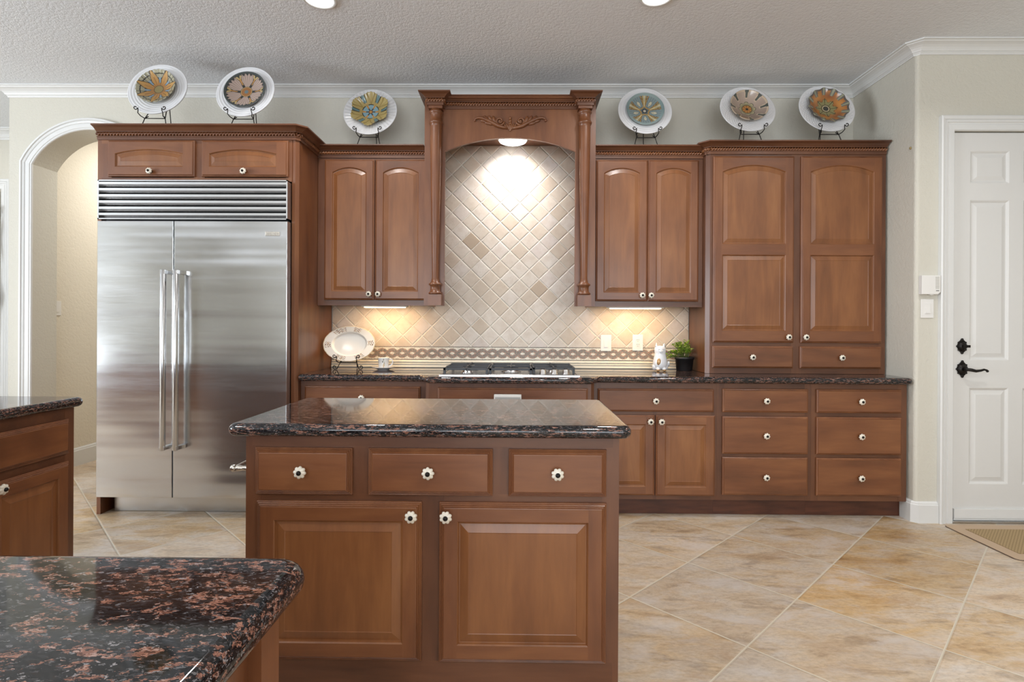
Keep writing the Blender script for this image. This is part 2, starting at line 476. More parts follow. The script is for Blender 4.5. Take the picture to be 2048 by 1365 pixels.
# ------------------------------------------------------------------ room shell
CZ = 3.04
AX0, AX1, ASP, ATOP = -3.733, -2.847, 2.455, 2.72          # archway
XL, XR, YB, YN = -6.9, 4.8, .9, -9.4
mb = MB(); mb.quad((XL, YN, 0), (XR, YN, 0), (XR, 3.2, 0), (XL, 3.2, 0)); struct('floor', mb, FLOOR)
mb = MB(); mb.box(XL, XR, YN, 3.2, CZ, CZ + .05); struct('ceiling', mb, CEIL)

def arch_pts(x0, x1, zs, zt, n=28):
    c = (x1 - x0) / 2; r = zt - zs; R = (c * c + r * r) / (2 * r); xm = (x0 + x1) / 2; zc = zt - R
    a0 = math.asin(c / R)
    return [(xm + R * sin(a0 - 2 * a0 * i / n), zc + R * cos(a0 - 2 * a0 * i / n)) for i in range(n + 1)]   # right to left
AP = arch_pts(AX0, AX1, ASP, ATOP)
mb = MB()
for y in (0.0, .22):
    mb.quad((-3.92, y, 0), (AX0, y, 0), (AX0, y, CZ), (-3.92, y, CZ))
    mb.quad((AX1, y, 0), (2.52, y, 0), (2.52, y, CZ), (AX1, y, CZ))
    for (xa, za), (xb, zb) in zip(AP[:-1], AP[1:]):
        mb.quad((xa, y, za), (xb, y, zb), (xb, y, CZ), (xa, y, CZ))
L = [(AX1, 0)] + AP + [(AX0, 0)]
mb.loops([[(x, 0, z) for x, z in L], [(x, .22, z) for x, z in L]], closed=False)
struct('wall_back', mb, WALL)
mb = MB(); mb.box(-3.92, -3.83, 0.001, 3.2, 0, CZ - .001); struct('wall_partition', mb, [WALL])
# hallway behind the arch
mb = MB(); mb.quad((-3.8285, .221, 0), (-3.8285, 3.1, 0), (-3.8285, 3.1, CZ), (-3.8285, .221, CZ))
mb.quad((-3.83, 3.1, 0), (-2.4, 3.1, 0), (-2.4, 3.1, CZ), (-3.83, 3.1, CZ))
mb.quad((-2.4, .221, 0), (-2.4, 3.1, 0), (-2.4, 3.1, CZ), (-2.4, .221, CZ)); struct('wall_hall', mb, HALLP)
# entry room at the far left
mb = MB(); mb.box(XL, -3.921, YB, YB + .1, 0, CZ); struct('wall_entry', mb, WALL)
# right jog and door wall, with rounded corner
mb = MB()
cr = .022
corner = [(2.52, 0.0)] + [(2.52 + cr - cr * cos(a), -.66 + cr - cr * sin(a)) for a in [pi / 2 * i / 5 for i in range(6)]]
mb.loops([[(x, y, 0) for x, y in corner], [(x, y, CZ) for x, y in corner]], closed=False, smooth=False)
struct('wall_right', mb, WALL)
DX0, DX1, DZ = 2.752, 3.560, 2.484
mb = MB()
mb.quad((2.52 + cr, -.66, 0), (DX0, -.66, 0), (DX0, -.66, CZ), (2.52 + cr, -.66, CZ))
mb.quad((DX1, -.66, 0), (XR, -.66, 0), (XR, -.66, CZ), (DX1, -.66, CZ))
mb.quad((DX0, -.66, DZ), (DX1, -.66, DZ), (DX1, -.66, CZ), (DX0, -.66, CZ))
mb.loops([[(DX0, -.66, 0), (DX0, -.66, DZ), (DX1, -.66, DZ), (DX1, -.66, 0)], [(DX0, -.52, 0), (DX0, -.52, DZ), (DX1, -.52, DZ), (DX1, -.52, 0)]], closed=False)
struct('wall_door', mb, WALL)
mb = MB(); mb.quad((XR, YN, 0), (XR, -.66, 0), (XR, -.66, CZ), (XR, YN, CZ)); struct('wall_east', mb, WALL)
# walls behind and left of the camera, with window openings
def wall_with_windows(name, spans, zs, mp):
    mb = MB(); lo, hi, openings = spans; z0, z1 = zs; x = lo
    for a, b in openings:
        mb.quad(mp(x, 0), mp(a, 0), mp(a, CZ), mp(x, CZ)); mb.quad(mp(a, 0), mp(b, 0), mp(b, z0), mp(a, z0)); mb.quad(mp(a, z1), mp(b, z1), mp(b, CZ), mp(a, CZ)); x = b
    mb.quad(mp(x, 0), mp(hi, 0), mp(hi, CZ), mp(x, CZ)); struct(name, mb, WALL)
wall_with_windows('wall_south', (XL, XR, [(w - 1.05, w + 1.05) for w in WIN_X]), (.70, 2.70), lambda x, z: (x, YN, z))
wall_with_windows('wall_left', (YN, YB, [(w - 1.3, w + 1.3) for w in sorted(WIN_Y)]), (.45, 2.65), lambda y, z: (XL, y, z))
k = 0
for w in WIN_X:
    k += 1; mb = MB()
    for xx in (w - 1.05, w + 1.01): mb.box(xx, xx + .04, YN - .03, YN + .03, .7, 2.7)
    for zz in (.70, 1.68, 2.66): mb.box(w - 1.05, w + 1.05, YN - .03, YN + .03, zz, zz + .04)
    o = struct('window_%d' % k, mb, WHITE)
for w in WIN_Y:
    k += 1; mb = MB()
    for yy in (w - 1.3, w - .02, w + 1.26): mb.box(XL - .03, XL + .03, yy, yy + .04, .45, 2.65)
    for zz in (.45, 2.61): mb.box(XL - .03, XL + .03, w - 1.3, w + 1.3, zz, zz + .04)
    struct('window_%d' % k, mb, WHITE)

# crown moulding of the room
cp = [(0, -.072), (.007, -.072), (.009, -.064), (.013, -.061), (.013, -.056), (.019, -.053), (.022, -.046), (.032, -.034), (.046, -.024), (.060, -.018), (.068, -.015), (.071, -.010), (.084, -.009), (.084, 0), (0, 0)]
mb = MB()
mb.sweep([(-3.92, .88), (-3.92, 0), (2.52, 0), (2.52, -.638), (2.542, -.66), (XR, -.66)], cp, lambda x, y, h: (x, y, CZ - .0005 + h)); struct('trim_1', mb, WHITE)
mb = MB(); mb.sweep([(XL, YB), (-3.93, YB)], cp, lambda x, y, h: (x, y, CZ - .0005 + h * 1.3)); struct('trim_2', mb, WHITE)
# arch casing
ap = [(0, 0), (0, .010), (.004, .014), (.012, .014), (.016, .018), (.040, .020), (.046, .017), (.050, .022), (.060, .025), (.066, .022), (.070, .030), (.082, .030), (.086, .024), (.086, 0)]
mb = MB(); mb.sweep([(AX1, 0)] + AP + [(AX0, 0)], ap, lambda x, z, h: (x, -.0005 - h, z)); struct('trim_3', mb, WHITE)
# door casing
dp = [(0, 0), (0, .010), (.006, .016), (.036, .018), (.040, .014), (.048, .016), (.052, .022), (.062, .024), (.066, .020), (.070, .026), (.084, .030), (.092, .026), (.092, 0)]
mb = MB(); mb.sweep([(DX1, 0), (DX1, DZ), (DX0, DZ), (DX0, 0)], dp, lambda x, z, h: (x, -.6605 - h, z)); struct('trim_4', mb, WHITE)
# baseboards
bp = [(0, 0), (.016, 0), (.016, .112), (.012, .118), (.012, .124), (.006, .132), (0, .134)]
mb = MB(); mb.sweep([(2.52, -.545), (2.52, -.638), (2.542, -.66), (DX0 - .093, -.66)], bp, lambda x, y, h: (x, y, h)); struct('baseboard_right', mb, WHITE)
mb = MB(); mb.sweep([(-3.828, 3.09), (-3.828, .221)], [(-o, h * 1.16) for o, h in bp], lambda x, y, h: (x, y, h)); struct('baseboard_hall', mb, WHITE)
mb = MB(); mb.sweep([(-3.92, 0), (AX0 - .088, 0)], bp, lambda x, y, h: (x, y, h)); struct('baseboard_back', mb, WHITE)

# ------------------------------------------------------------------ panelled fronts
def outline(o, d, n=16):
    x0, x1, z0, z1 = o[0] + d, o[1] - d, o[2] + d, o[3]
    rise = o[4] if len(o) > 4 else 0
    pts = [(x0, z0), (x1, z0)]
    c = (o[1] - o[0]) / 2; xm = (o[0] + o[1]) / 2
    if rise:
        R = (c * c + rise * rise) / (2 * rise); zc = z1 - R; Rd = R - d
    for i in range(n + 1):
        x = x1 + (x0 - x1) * i / n
        z = zc + sqrt(Rd * Rd - (x - xm) ** 2) if rise else z1 - d
        pts.append((x, z))
    return pts
SIMPLE = [(0, .010), (.003, .0075), (.008, .0055), (.010, .0015), (.0115, 0)]
REED = [(0, .0135), (.0008, .0105), (.0030, .0090), (.0046, .0098), (.0055, .0075), (.0078, .0056), (.0096, .0066), (.0106, .0040), (.0128, .0018), (.0146, .0030), (.0160, .0006), (.0180, 0)]
RAISE = [(0, 0), (.0035, .0035), (.0055, .0085), (.0090, .0090), (.036, .0022), (.0385, .0034)]
def front(mb, x0, x1, z0, z1, yb, yf, ops=(), edge=SIMPLE, mp=None, raise_=RAISE, flat_mi=1, ev=0):
    """panelled slab in the x-z plane, back at yb, front face at yf (< yb)"""
    mp = mp or (lambda x, y, z: (x, y, z))
    rc = lambda d: [(x0 + d, z0 + d), (x1 - d, z0 + d), (x1 - d, z1 - d), (x0 + d, z1 - d)]
    L = [[mp(x, yb, z) for x, z in rc(0)]] + [[mp(x, yf + h, z) for x, z in rc(d)] for d, h in edge]
    mb.loops(L, ev, cap0=True)
    e = edge[-1][0]; X0, X1, Z0, Z1 = x0 + e, x1 - e, z0 + e, z1 - e
    q = lambda a, b, c, d, mi: mb.quad(mp(a, yf, c), mp(b, yf, c), mp(b, yf, d), mp(a, yf, d), mi)
    if not ops: q(X0, X1, Z0, Z1, flat_mi); return
    ops = sorted(ops, key=lambda o: o[2])
    a, b = ops[0][0], ops[0][1]
    q(X0, a, Z0, Z1, 0); q(b, X1, Z0, Z1, 0)
    z = Z0
    for i, o in enumerate(ops):
        q(a, b, z, o[2], 1)
        top = ops[i + 1][2] if i + 1 < len(ops) else Z1
        pts = outline(o, 0)[2:]
        zt = o[3] + .0001 if i + 1 < len(ops) else Z1
        for (xa, za), (xb, zb) in zip(pts[:-1], pts[1:]):
            if zt > max(za, zb) + 1e-5 or i + 1 == len(ops):
                mb.quad(mp(xa, yf, za), mp(xb, yf, zb), mp(xb, yf, zt), mp(xa, yf, zt), 1)
        z = zt
        L = [[mp(x, yf + h, zz) for x, zz in outline(o, d)] for d, h in raise_]
        mb.loops(L, 2, cap1=True)

# knob: fluted ivory flower with a dark button
mb = MB()
mb.lathe([(.010, 0), (.010, .003), (.006, .005), (.005, .013), (.0095, .0135)], axis='y', seg=16, mi=1)
mb.lathe([(.010, .0125, .12), (.0165, .015, .20), (.0195, .020, .22), (.0185, .0245, .22), (.014, .028, .18), (.008, .0295, .1)], axis='y', seg=64, lobes=8, mi=0)
mb.lathe([(.0075, .0285), (.0080, .0315), (.0062, .0350), (.0028, .0370)], axis='y', seg=16, mi=1)
KNOB = mesh_of('knob', mb, [IVORY, BRONZE])
def knob(parent, x, y, z, rot=(0, 0, 0)): return reuse('knob', KNOB, parent, (x, y, z), (rot[0], rot[1] + random.uniform(0, 6.28) if rot == (0, 0, 0) else rot[1], rot[2]))

def rope(mb, pts, r=.0082, pitch=.0165, mi=0):
    for (a, b) in zip(pts[:-1], pts[1:]):
        a, b = Vector(a), Vector(b); t = b - a; l = t.length; t.normalize()
        u = t.cross(Vector((0, 0, 1))).normalized(); w = u.cross(t)
        n = max(2, int(l / (pitch / 6)))
        L = []
        for i in range(n + 1):
            s_ = l * i / n; ph = pi * s_ / pitch
            L.append([a + t * s_ + (u * cos(q) + w * sin(q)) * r * (1 + .42 * cos(2 * (q - ph))) for q in [2 * pi * k / 12 for k in range(12)]])
        mb.loops(L, mi, True, True, True, True)

CROWN = [(-.012, 0), (.008, 0), (.008, .016), (.012, .017), (.012, .022), (-.002, .023), (-.002, .044), (.017, .045), (.017, .050), (.021, .052), (.027, .057), (.038, .065), (.052, .070), (.060, .072), (.060, .080), (-.012, .080)]
def crown(parent, path, z, sc=1.0):
    prof = [(o * sc, h * sc) for o, h in CROWN]
    mb = MB(); mb.sweep(path, prof, lambda x, y, h: (x, y, z + h))
    c = part('crown_molding', mb, [WOODC], parent)
    # rope bead follows the same path at its own offset
    n = len(path); N = []
    for i in range(n - 1):
        a, b = path[i], path[i + 1]; dx, dy = b[0] - a[0], b[1] - a[1]; l = hypot(dx, dy); N.append((dy / l, -dx / l))
    pts = []
    for i in range(n):
        n1, n2 = N[max(i - 1, 0)], N[min(i, n - 2)]; k = 1 + n1[0] * n2[0] + n1[1] * n2[1]
        pts.append((path[i][0] + (n1[0] + n2[0]) / k * .008 * sc, path[i][1] + (n1[1] + n2[1]) / k * .008 * sc, z + .033 * sc))
    mb = MB(); rope(mb, pts, .0095 * sc, .0190 * sc); part('rope_bead', mb, [WOODH], c)
    return c

# ------------------------------------------------------------------ refrigerator
FX0, FX1, FM = -2.678, -1.465, -2.1885
FY = -.716
fr = thing('refrigerator', 'wide built-in stainless steel refrigerator with two doors and slatted grille on top', 'refrigerator', (-2.07, -.3, 0))
mb = MB(); mb.box(FX0 + .012, FX1 - .012, -.655, -.02, .126, 2.145); mb.box(FX0 + .03, FX1 - .03, -.56, -.05, .004, .126); part('body', mb, [BLACK], fr)
def fdoor(x0, x1):
    mb = MB(); z0, z1 = .130, 1.888
    # slightly rolled edges
    pr = [(0, .058), (0, .003), (.001, .0008), (.003, 0)]
    L = [[(x0 + d, FY + h, z0 + d), (x1 - d, FY + h, z0 + d), (x1 - d, FY + h, z1 - d), (x0 + d, FY + h, z1 - d)] for d, h in pr]
    mb.loops(L, 0, cap0=True, cap1=True)
    return part('door', mb, [FSTEEL], fr)
d1 = fdoor(FX0, FM - .003); d2 = fdoor(FM + .003, FX1)
for d, hx in ((d1, -2.213), (d2, -2.134)):
    mb = MB()
    mb.lathe([(.013, .445), (.0165, .448), (.0165, 1.570), (.013, 1.573)], c=(hx, -.778, 0), seg=18)
    for zz in (.452, 1.552):
        L = []
        for t in [i / 6 for i in range(7)]:
            y = -.790 + t * (FY + .790); w = .017 - .003 * sin(pi * t); xx = hx + .012 * t * t
            L.append([(xx - w, y, zz - .004), (xx + w, y, zz - .004), (xx + w, y, zz + .018), (xx - w, y, zz + .018)])
        mb.loops(L, 0, cap0=True, cap1=True)
    part('handle', mb, [STEEL], d)
mb = MB(); mb.box(-1.604, -1.512, FY - .005, FY - .0002, 1.796, 1.822); mb.box(-1.596, -1.520, FY - .0065, FY - .004, 1.805, 1.813)
for xx in (-1.600, -1.517): mb.ball((xx, FY - .005, 1.809), .0025)
part('badge', mb, [NICKEL], d2, bevel=.0015)
mb = MB(); mb.box(FM - .0029, FM + .0029, FY + .0012, FY + .05, .132, 1.886); part('gap_shade_strip', mb, [BLACK], fr)  # black strip set in the door gap to stand in for its shade
# grille with louvres
mb = MB(); gz0, gz1 = 1.899, 2.149
for x in (FX0, FX1 - .008): mb.box(x, x + .008, FY, -.66, gz0, gz1)
for z in (gz0, gz1 - .007): mb.box(FX0, FX1, FY, -.66, z, z + .007)
ns = 6; ph = (gz1 - gz0 - .014) / ns
for i in range(ns):
    zt = gz1 - .007 - i * ph
    pts = [(FY + .014, zt - .001), (FY + .001, zt - ph * .16), (FY + .001, zt - ph * .52), (FY + .024, zt - ph * .90), (FY + .028, zt - ph * .90), (FY + .020, zt - .001)]
    L = [[(x, y, z) for y, z in pts] for x in (FX0 + .008, FX1 - .008)]
    mb.loops(L, 0, cap0=True, cap1=True)
part('grille', mb, [STEEL], fr)
mb = MB(); mb.box(FX0 + .022, FX1 - .01, -.583, -.57, .002, .122); part('kick_plate', mb, [STEEL], fr)

# ------------------------------------------------------------------ refrigerator surround
fs = thing('cabinet', 'tall wooden cabinet surround framing the steel refrigerator, with two small arched doors on top', 'cabinet', (-2.07, -.3, 0))
ch = .018
mb = MB()
mb.box(-2.72, -2.695, -.655, -.016, 0.001, 2.42)                                              # left side panel
mb.box(-2.72, -2.695, -.66, -.655, .121, 2.42)
# right side panel with chamfered front corner
pl = [(-1.462, -.016), (-1.462, -.655), (-1.44, -.66), (-1.42 - ch, -.66), (-1.42, -.66 + ch), (-1.42, -.016)]
mb.loops([[(x, y, .001) for x, y in pl], [(x, y, 2.42) for x, y in pl]], 0, cap0=True, cap1=True)
mb.box(-2.695, -1.46, -.66, -.016, 2.153, 2.178, 1)                                           # rails over the refrigerator
mb.box(-2.695, -1.46, -.66, -.016, 2.397, 2.42, 1)
mb.box(-2.695, -2.63, -.66, -.64, 2.178, 2.397); mb.box(-2.095, -2.025, -.66, -.64, 2.178, 2.397); mb.box(-1.50, -1.46, -.66, -.64, 2.178, 2.397)
mb.box(-2.695, -1.46, -.05, -.016, 2.178, 2.397)
mb.box(-2.715, -1.425, -.655, -.016, 2.42, 2.495)
part('carcass', mb, WOOD, fs)
for x0, x1, kx in ((-2.645, -2.083, -2.36), (-2.038, -1.481, -1.757)):
    mb = MB(); front(mb, x0, x1, 2.182, 2.414, -.661, -.681, [(x0 + .050, x1 - .072, 2.243, 2.356, .028)])
    d = part('door', mb, WOOD, fs); knob(d, kx, -.681, 2.211)
crown(fs, [(-2.72, -.66), (-1.42 - ch, -.66), (-1.42, -.66 + ch), (-1.42, -.30)], 2.420, 1.06)

# ------------------------------------------------------------------ wall cabinets
def upper(label, x0, x1, doors, kn, cx0, cx1):
    u = thing('upper_cabinet', label, 'cabinet', ((x0 + x1) / 2, -.16, 1.372))
    mb = MB()
    mb.box(x0, x1, -.295, -.014, 1.384, 2.42); mb.box(x0, x1, -.315, -.295, 1.372, 1.409, 1); mb.box(x0, x1, -.315, -.295, 2.393, 2.42, 1)
    mb.box(x0, doors[0][0] + .012, -.315, -.295, 1.409, 2.393); mb.box(doors[1][1] - .012, x1, -.315, -.295, 1.409, 2.393)
    mb.box(doors[0][1] - .014, doors[1][0] + .014, -.312, -.295, 1.409, 2.393)
    part('carcass', mb, WOODF, u)
    for (a, b), kx in zip(doors, kn):
        mb = MB(); front(mb, a, b, 1.411, 2.398, -.3155, -.335, [(a + .055, b - .055, 1.470, 2.342, .036)])
        d = part('door', mb, WOOD, u); knob(d, kx, -.335, 1.451)
    crown(u, [(cx0, -.315), (cx1, -.315)], 2.412)
    return u
upper('wooden wall cabinet with two arched doors between refrigerator and hood', -1.418, -.664, ((-1.368, -1.016), (-1.010, -.650)), (-1.046, -.982), -1.419, -.664)
upper('wooden wall cabinet with two arched doors between hood and tall pantry cabinet', .532, 1.287, ((.539, .900), (.902, 1.255)), (.861, .922), .532, 1.287)
for x0, x1, lb in ((-1.13, -.80, 'warm under-cabinet light bar left of the range hood'), (.64, 1.04, 'warm under-cabinet light bar right of the range hood')):
    t = thing('under_cabinet_light', lb, 'light', ((x0 + x1) / 2, -.20, 1.372), group=None)
    mb = MB(); mb.box(x0, x1, -.245, -.185, 1.3655, 1.3835); part('housing', mb, [PLAST], t, bevel=.003)
    mb = MB(); mb.box(x0 + .02, x1 - .02, -.240, -.19, 1.3595, 1.3652); part('lens', mb, [WLAMP], t)
    area('under_cabinet_glow', ((x0 + x1) / 2, -.205, 1.357), (radians(14), 0, 0), x1 - x0, .04, 2.4, (1.0, .66, .32))

# ------------------------------------------------------------------ pantry cabinet on the counter
pc = thing('pantry_cabinet', 'tall wide wooden cabinet with two long doors standing on the counter by the white door', 'cabinet', (1.9, -.2, .915))
mb = MB(); ch = .024; PX0, PX1 = 1.289, 2.508
pl = [(PX0, -.016), (PX0, -.39 + ch), (PX0 + ch, -.39), (PX0 + ch, -.37), (PX0 + ch, -.016)]
mb.loops([[(x, y, .9155) for x, y in pl], [(x, y, 2.42) for x, y in pl]], 0, cap0=True, cap1=True)
mb.box(PX0 + ch, PX1, -.37, -.016, .9155, 2.42)
for a, b in ((PX0 + ch, 1.345), (1.868, 1.938), (2.464, PX1)): mb.box(a, b, -.39, -.37, .9155, 2.42)
for a, b in ((.9155, .966), (1.092, 1.140), (2.390, 2.42)): mb.box(1.345, 2.464, -.389, -.37, a, b, 1)
mb.box(PX0, PX1, -.385, -.016, 2.42, 2.495)
part('carcass', mb, WOODF, pc)
for a, b, kx in ((1.330, 1.880, 1.837), (1.927, 2.478, 1.953)):
    mb = MB(); front(mb, a, b, 1.128, 2.403, -.3905, -.410, [(a + .060, b - .060, 1.210, 1.728), (a + .060, b - .060, 1.802, 2.342, .045)])
    d = part('door', mb, WOOD, pc); knob(d, kx, -.41, 1.167)
for a, b, kx in ((1.328, 1.878, 1.594), (1.923, 2.476, 2.197)):
    mb = MB(); front(mb, a, b, .954, 1.104, -.3905, -.41); d = part('drawer', mb, WOOD, pc); knob(d, kx, -.41, 1.029)
crown(pc, [(PX0, -.335), (PX0, -.39 + ch), (PX0 + ch, -.39), (PX1, -.39)], 2.420)

# ------------------------------------------------------------------ range hood
HX = -.0635; HXL, HXR = -.659, .530; SL, SR = -.516, .389; HY = -.36
hd = thing('range_hood', 'carved wooden range hood surround with turned columns and arched front over the cooktop', 'range hood', (HX, -.18, 1.372))
mb = MB()
ap2 = arch_pts(SL, SR, 2.447, 2.541, 24)
for y in (HY, HY + .022):
    mb.quad((HXL, y, 1.372), (SL, y, 1.372), (SL, y, 2.80), (HXL, y, 2.80)); mb.quad((SR, y, 1.372), (HXR, y, 1.372), (HXR, y, 2.80), (SR, y, 2.80))
    for (xa, za), (xb, zb) in zip(ap2[:-1], ap2[1:]): mb.quad((xa, y, za), (xb, y, zb), (xb, y, 2.80), (xa, y, 2.80), 0)
L = [(SL, 1.372)] + ap2[::-1] + [(SR, 1.372), (HXR, 1.372), (HXR, 2.8), (HXL, 2.8), (HXL, 1.372)]
mb.loops([[(x, HY, z) for x, z in L], [(x, HY + .022, z) for x, z in L]], 0)
part('arched_front', mb, WOOD, hd)
mb = MB()
for a, b in ((-.655, -.63), (.505, .528)): mb.box(a, b, HY + .024, -.014, 1.376, 2.80)
mb.box(-.63, .505, HY + .024, -.014, 2.600, 2.62, 1)
mb.box(-.63, .505, HY + .024, -.014, 2.785, 2.80, 1)
part('side_panels', mb, WOOD, hd)
for cx in (-.5745, .4495):
    t = MB(); py = HY - .036
    w = .0465
    t.box(cx - w, cx + w, HY - .071, HY - .0005, 1.372, 1.447)
    t.lathe([(.030, 1.447), (.043, 1.450), (.045, 1.457), (.041, 1.464), (.034, 1.468), (.032, 1.490), (.034, 1.508), (.042, 1.512), (.044, 1.519), (.038, 1.526), (.029, 1.530), (.0225, 1.56), (.0235, 1.70), (.029, 1.95), (.034, 2.2), (.038, 2.45), (.040, 2.60),
             (.040, 2.617), (.046, 2.622), (.048, 2.630), (.046, 2.638), (.040, 2.642), (.039, 2.685), (.041, 2.690), (.047, 2.697), (.047, 2.705), (.040, 2.712), (.040, 2.720)], c=(cx, py, 0), seg=32, caps=True)
    t.box(cx - .048, cx + .048, HY - .072, HY - .0005, 2.7195, 2.739)
    part('column', t, WOOD, hd)
ab = HY - .072
crown(hd, [(-.6225, -.012), (-.6225, ab), (-.5265, ab), (-.5265, HY), (.4015, HY), (.4015, ab), (.4975, ab), (.4975, -.012)], 2.7385)
mb = MB(); mb.box(-.662, .537, HY - .05, -.012, 2.8005, 2.8175)
part('top_board', mb, [WOODH], hd)
# carved onlay, mirrored about the centre
mb = MB(); oy = HY - .004
def spiral(cx, cz, r0, r1, turns, a0, sgn, n=26):
    return [(cx + sgn * (r0 + (r1 - r0) * i / n) * cos(a0 + 2 * pi * turns * i / n), oy - .003, cz + (r0 + (r1 - r0) * i / n) * sin(a0 + 2 * pi * turns * i / n)) for i in range(n + 1)]
for sg in (-1, 1):
    X = lambda d: HX + sg * d
    mb.tube(spiral(X(.072), 2.655, .031, .009, 1.35, pi * 1.05, sg), [.0085 - .003 * i / 26 for i in range(27)], 8)
    mb.ball((X(.072), oy, 2.655), .011)
    arm = [(X(.018), 2.606), (X(.05), 2.612), (X(.085), 2.622), (X(.12), 2.642), (X(.16), 2.662), (X(.195), 2.676), (X(.222), 2.679), (X(.240), 2.672), (X(.247), 2.661)]
    mb.tube([(x, oy - .003, z) for x, z in arm], [.007, .012, .014, .0135, .012, .0105, .0095, .008, .006], 8)
    mb.ball((X(.246), oy, 2.660), .009)
    for d, z, l, an in ((.110, 2.660, .030, 1.25), (.135, 2.667, .028, 1.0), (.165, 2.672, .026, .8), (.150, 2.640, .026, .25), (.185, 2.655, .022, .3), (.045, 2.613, .018, .2)):
        mb.ball((X(d), oy, z), l * 1.15, 0, 1, .34, .40, 12, 7, Matrix.Rotation(-sg * an, 3, 'Y'))
    mb.ball((X(.040), oy, 2.612), .013, 0, 1, .7, 1)
    for d, an in ((.006, 1.5), (.018, 1.25), (.03, .95)):
        mb.ball((X(d), oy - .001, 2.618), .030 - d * .2, 0, 1, .3, .26, 12, 7, Matrix.Rotation(-sg * an, 3, 'Y'))
mb.ball((HX, oy, 2.655), .012); mb.ball((HX, oy, 2.676), .011); mb.ball((HX, oy, 2.640), .009); mb.ball((HX, oy, 2.598), .012, 0, .8, .5, 1.2)
part('carved_onlay', mb, [WOODV], hd)
mb = MB(); mb.lathe([(.112, 2.5995), (.112, 2.592), (.104, 2.588)], c=(-.047, -.172, 0), seg=32); part('light_trim', mb, [WHITE], hd)
mb = MB(); mb.lathe([(.102, 2.588), (.098, 2.578), (.080, 2.570), (.045, 2.565), (.01, 2.5645)], c=(-.047, -.172, 0), seg=32); part('light_lens', mb, [LAMP], hd)
area('hood_lamp_glow', (-.047, -.172, 2.555), (radians(14), 0, 0), .17, .17, 5.5, (1.0, .97, .93), 'DISK', radians(125))

# ------------------------------------------------------------------ backsplash
bs = thing('tile_backsplash', 'beige diamond stone tile backsplash with braided mosaic border above the counter', 'backsplash', (-.06, -.006, .915))
mb = MB(); mb.box(-1.415, 1.285, -.012, -.0008, 1.0735, 1.385); mb.box(-.628, .503, -.012, -.0008, 1.385, 2.598); part('tile_field', mb, [TRAV], bs)
mb = MB(); mb.box(-1.415, 1.285, -.012, -.0008, .9715, 1.0733); part('mosaic_border', mb, [MOSA], bs)
mb = MB()
lp = [(.0008, .9155), (.034, .9155), (.036, .921), (.033, .927), (.028, .930), (.030, .938), (.033, .943), (.027, .949), (.020, .951), (.020, .953), (.026, .955), (.028, .958), (.026, .961), (.020, .963), (.018, .966), (.014, .970), (.0008, .9714)]
bound = []
for a in range(-1415, 1285, 305):
    x0 = a / 1000; x1 = min(x0 + .3042, 1.285)
    mb.loops([[(x, -o, z) for o, z in lp] for x in (x0, x1)], 0, cap0=True, cap1=True)
rope(mb, [(-1.41, -.026, .9585), (1.28, -.026, .9585)], .0042, .010)
part('chair_rail_liner', mb, [CREAMT], bs)

# ------------------------------------------------------------------ base cabinets on the back wall
def base(label, x0, x1, yf, stiles, rails, zt=.872, toe=True):
    t = thing('base_cabinet', label, 'cabinet', ((x0 + x1) / 2, yf / 2, 0))
    mb = MB(); mb.box(x0, x1, yf + .02, -.016, .114, zt)
    for a, b in stiles: mb.box(a, b, yf, yf + .02, .114, zt)
    for a, b in rails: mb.box(x0 + .001, x1 - .001, yf + .0005, yf + .02, a, b, 1)
    part('carcass', mb, WOODF, t)
    if toe:
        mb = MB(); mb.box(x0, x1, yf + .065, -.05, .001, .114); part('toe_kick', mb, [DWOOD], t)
    return t
YF = -.605; YD = -.626
def drw(t, x0, x1, z0, z1, kx, kz, yf=YF, yd=YD, edge=SIMPLE):
    mb = MB(); front(mb, x0, x1, z0, z1, yf - .0005, yd, edge=edge); d = part('drawer', mb, WOOD, t)
    if kx is not None: knob(d, kx, yd, kz)
    return d
def dor(t, x0, x1, z0, z1, kx, kz, yf=YF, yd=YD, m=.058, edge=SIMPLE):
    mb = MB(); front(mb, x0, x1, z0, z1, yf - .0005, yd, [(x0 + m, x1 - m, z0 + m, z1 - m)], edge=edge); d = part('door', mb, WOOD, t)
    knob(d, kx, yd, kz); return d
b = base('wooden base cabinet with one wide drawer beside the refrigerator', -1.418, -.589, YF, ((-1.418, -1.375), (-.645, -.589)), ((.114, .15), (.65, .69), (.832, .872)))
drw(b, -1.387, -.633, .684, .836, -1.010, .762); dor(b, -1.387, -1.013, .141, .662, -1.05, .622); dor(b, -1.007, -.633, .141, .662, -.97, .622)
b = thing('base_cabinet', 'wooden cabinet under the gas cooktop, stepped forward from its neighbours', 'cabinet', (-.05, -.36, 0))
mb = MB(); c2 = .022; x0, x1, yf = -.588, .484, -.700
pl = [(x0, -.016), (x0, yf + c2), (x0 + c2, yf), (x1 - c2, yf), (x1, yf + c2), (x1, -.016)]
mb.loops([[(x, y, .114) for x, y in pl], [(x, y, .872) for x, y in pl]], 0, cap0=True, cap1=True); part('carcass', mb, WOODF, b)
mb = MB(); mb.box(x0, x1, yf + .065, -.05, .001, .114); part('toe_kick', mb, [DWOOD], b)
mb = MB(); front(mb, -.506, .440, .690, .842, yf - .0005, yf - .02); part('false_drawer', mb, WOOD, b)
dor(b, -.506, -.036, .141, .662, -.08, .622, yf, yf - .02); dor(b, -.030, .440, .141, .662, .02, .622, yf, yf - .02)
b = base('wooden base cabinet with one drawer over two doors right of the cooktop', .486, 1.288, YF, ((.486, .535), (1.250, 1.288), (.875, .900)), ((.114, .155), (.650, .694), (.825, .872)))
drw(b, .516, 1.264, .684, .832, .886, .755); dor(b, .518, .884, .143, .662, .853, .622); dor(b, .891, 1.272, .141, .662, .923, .622)
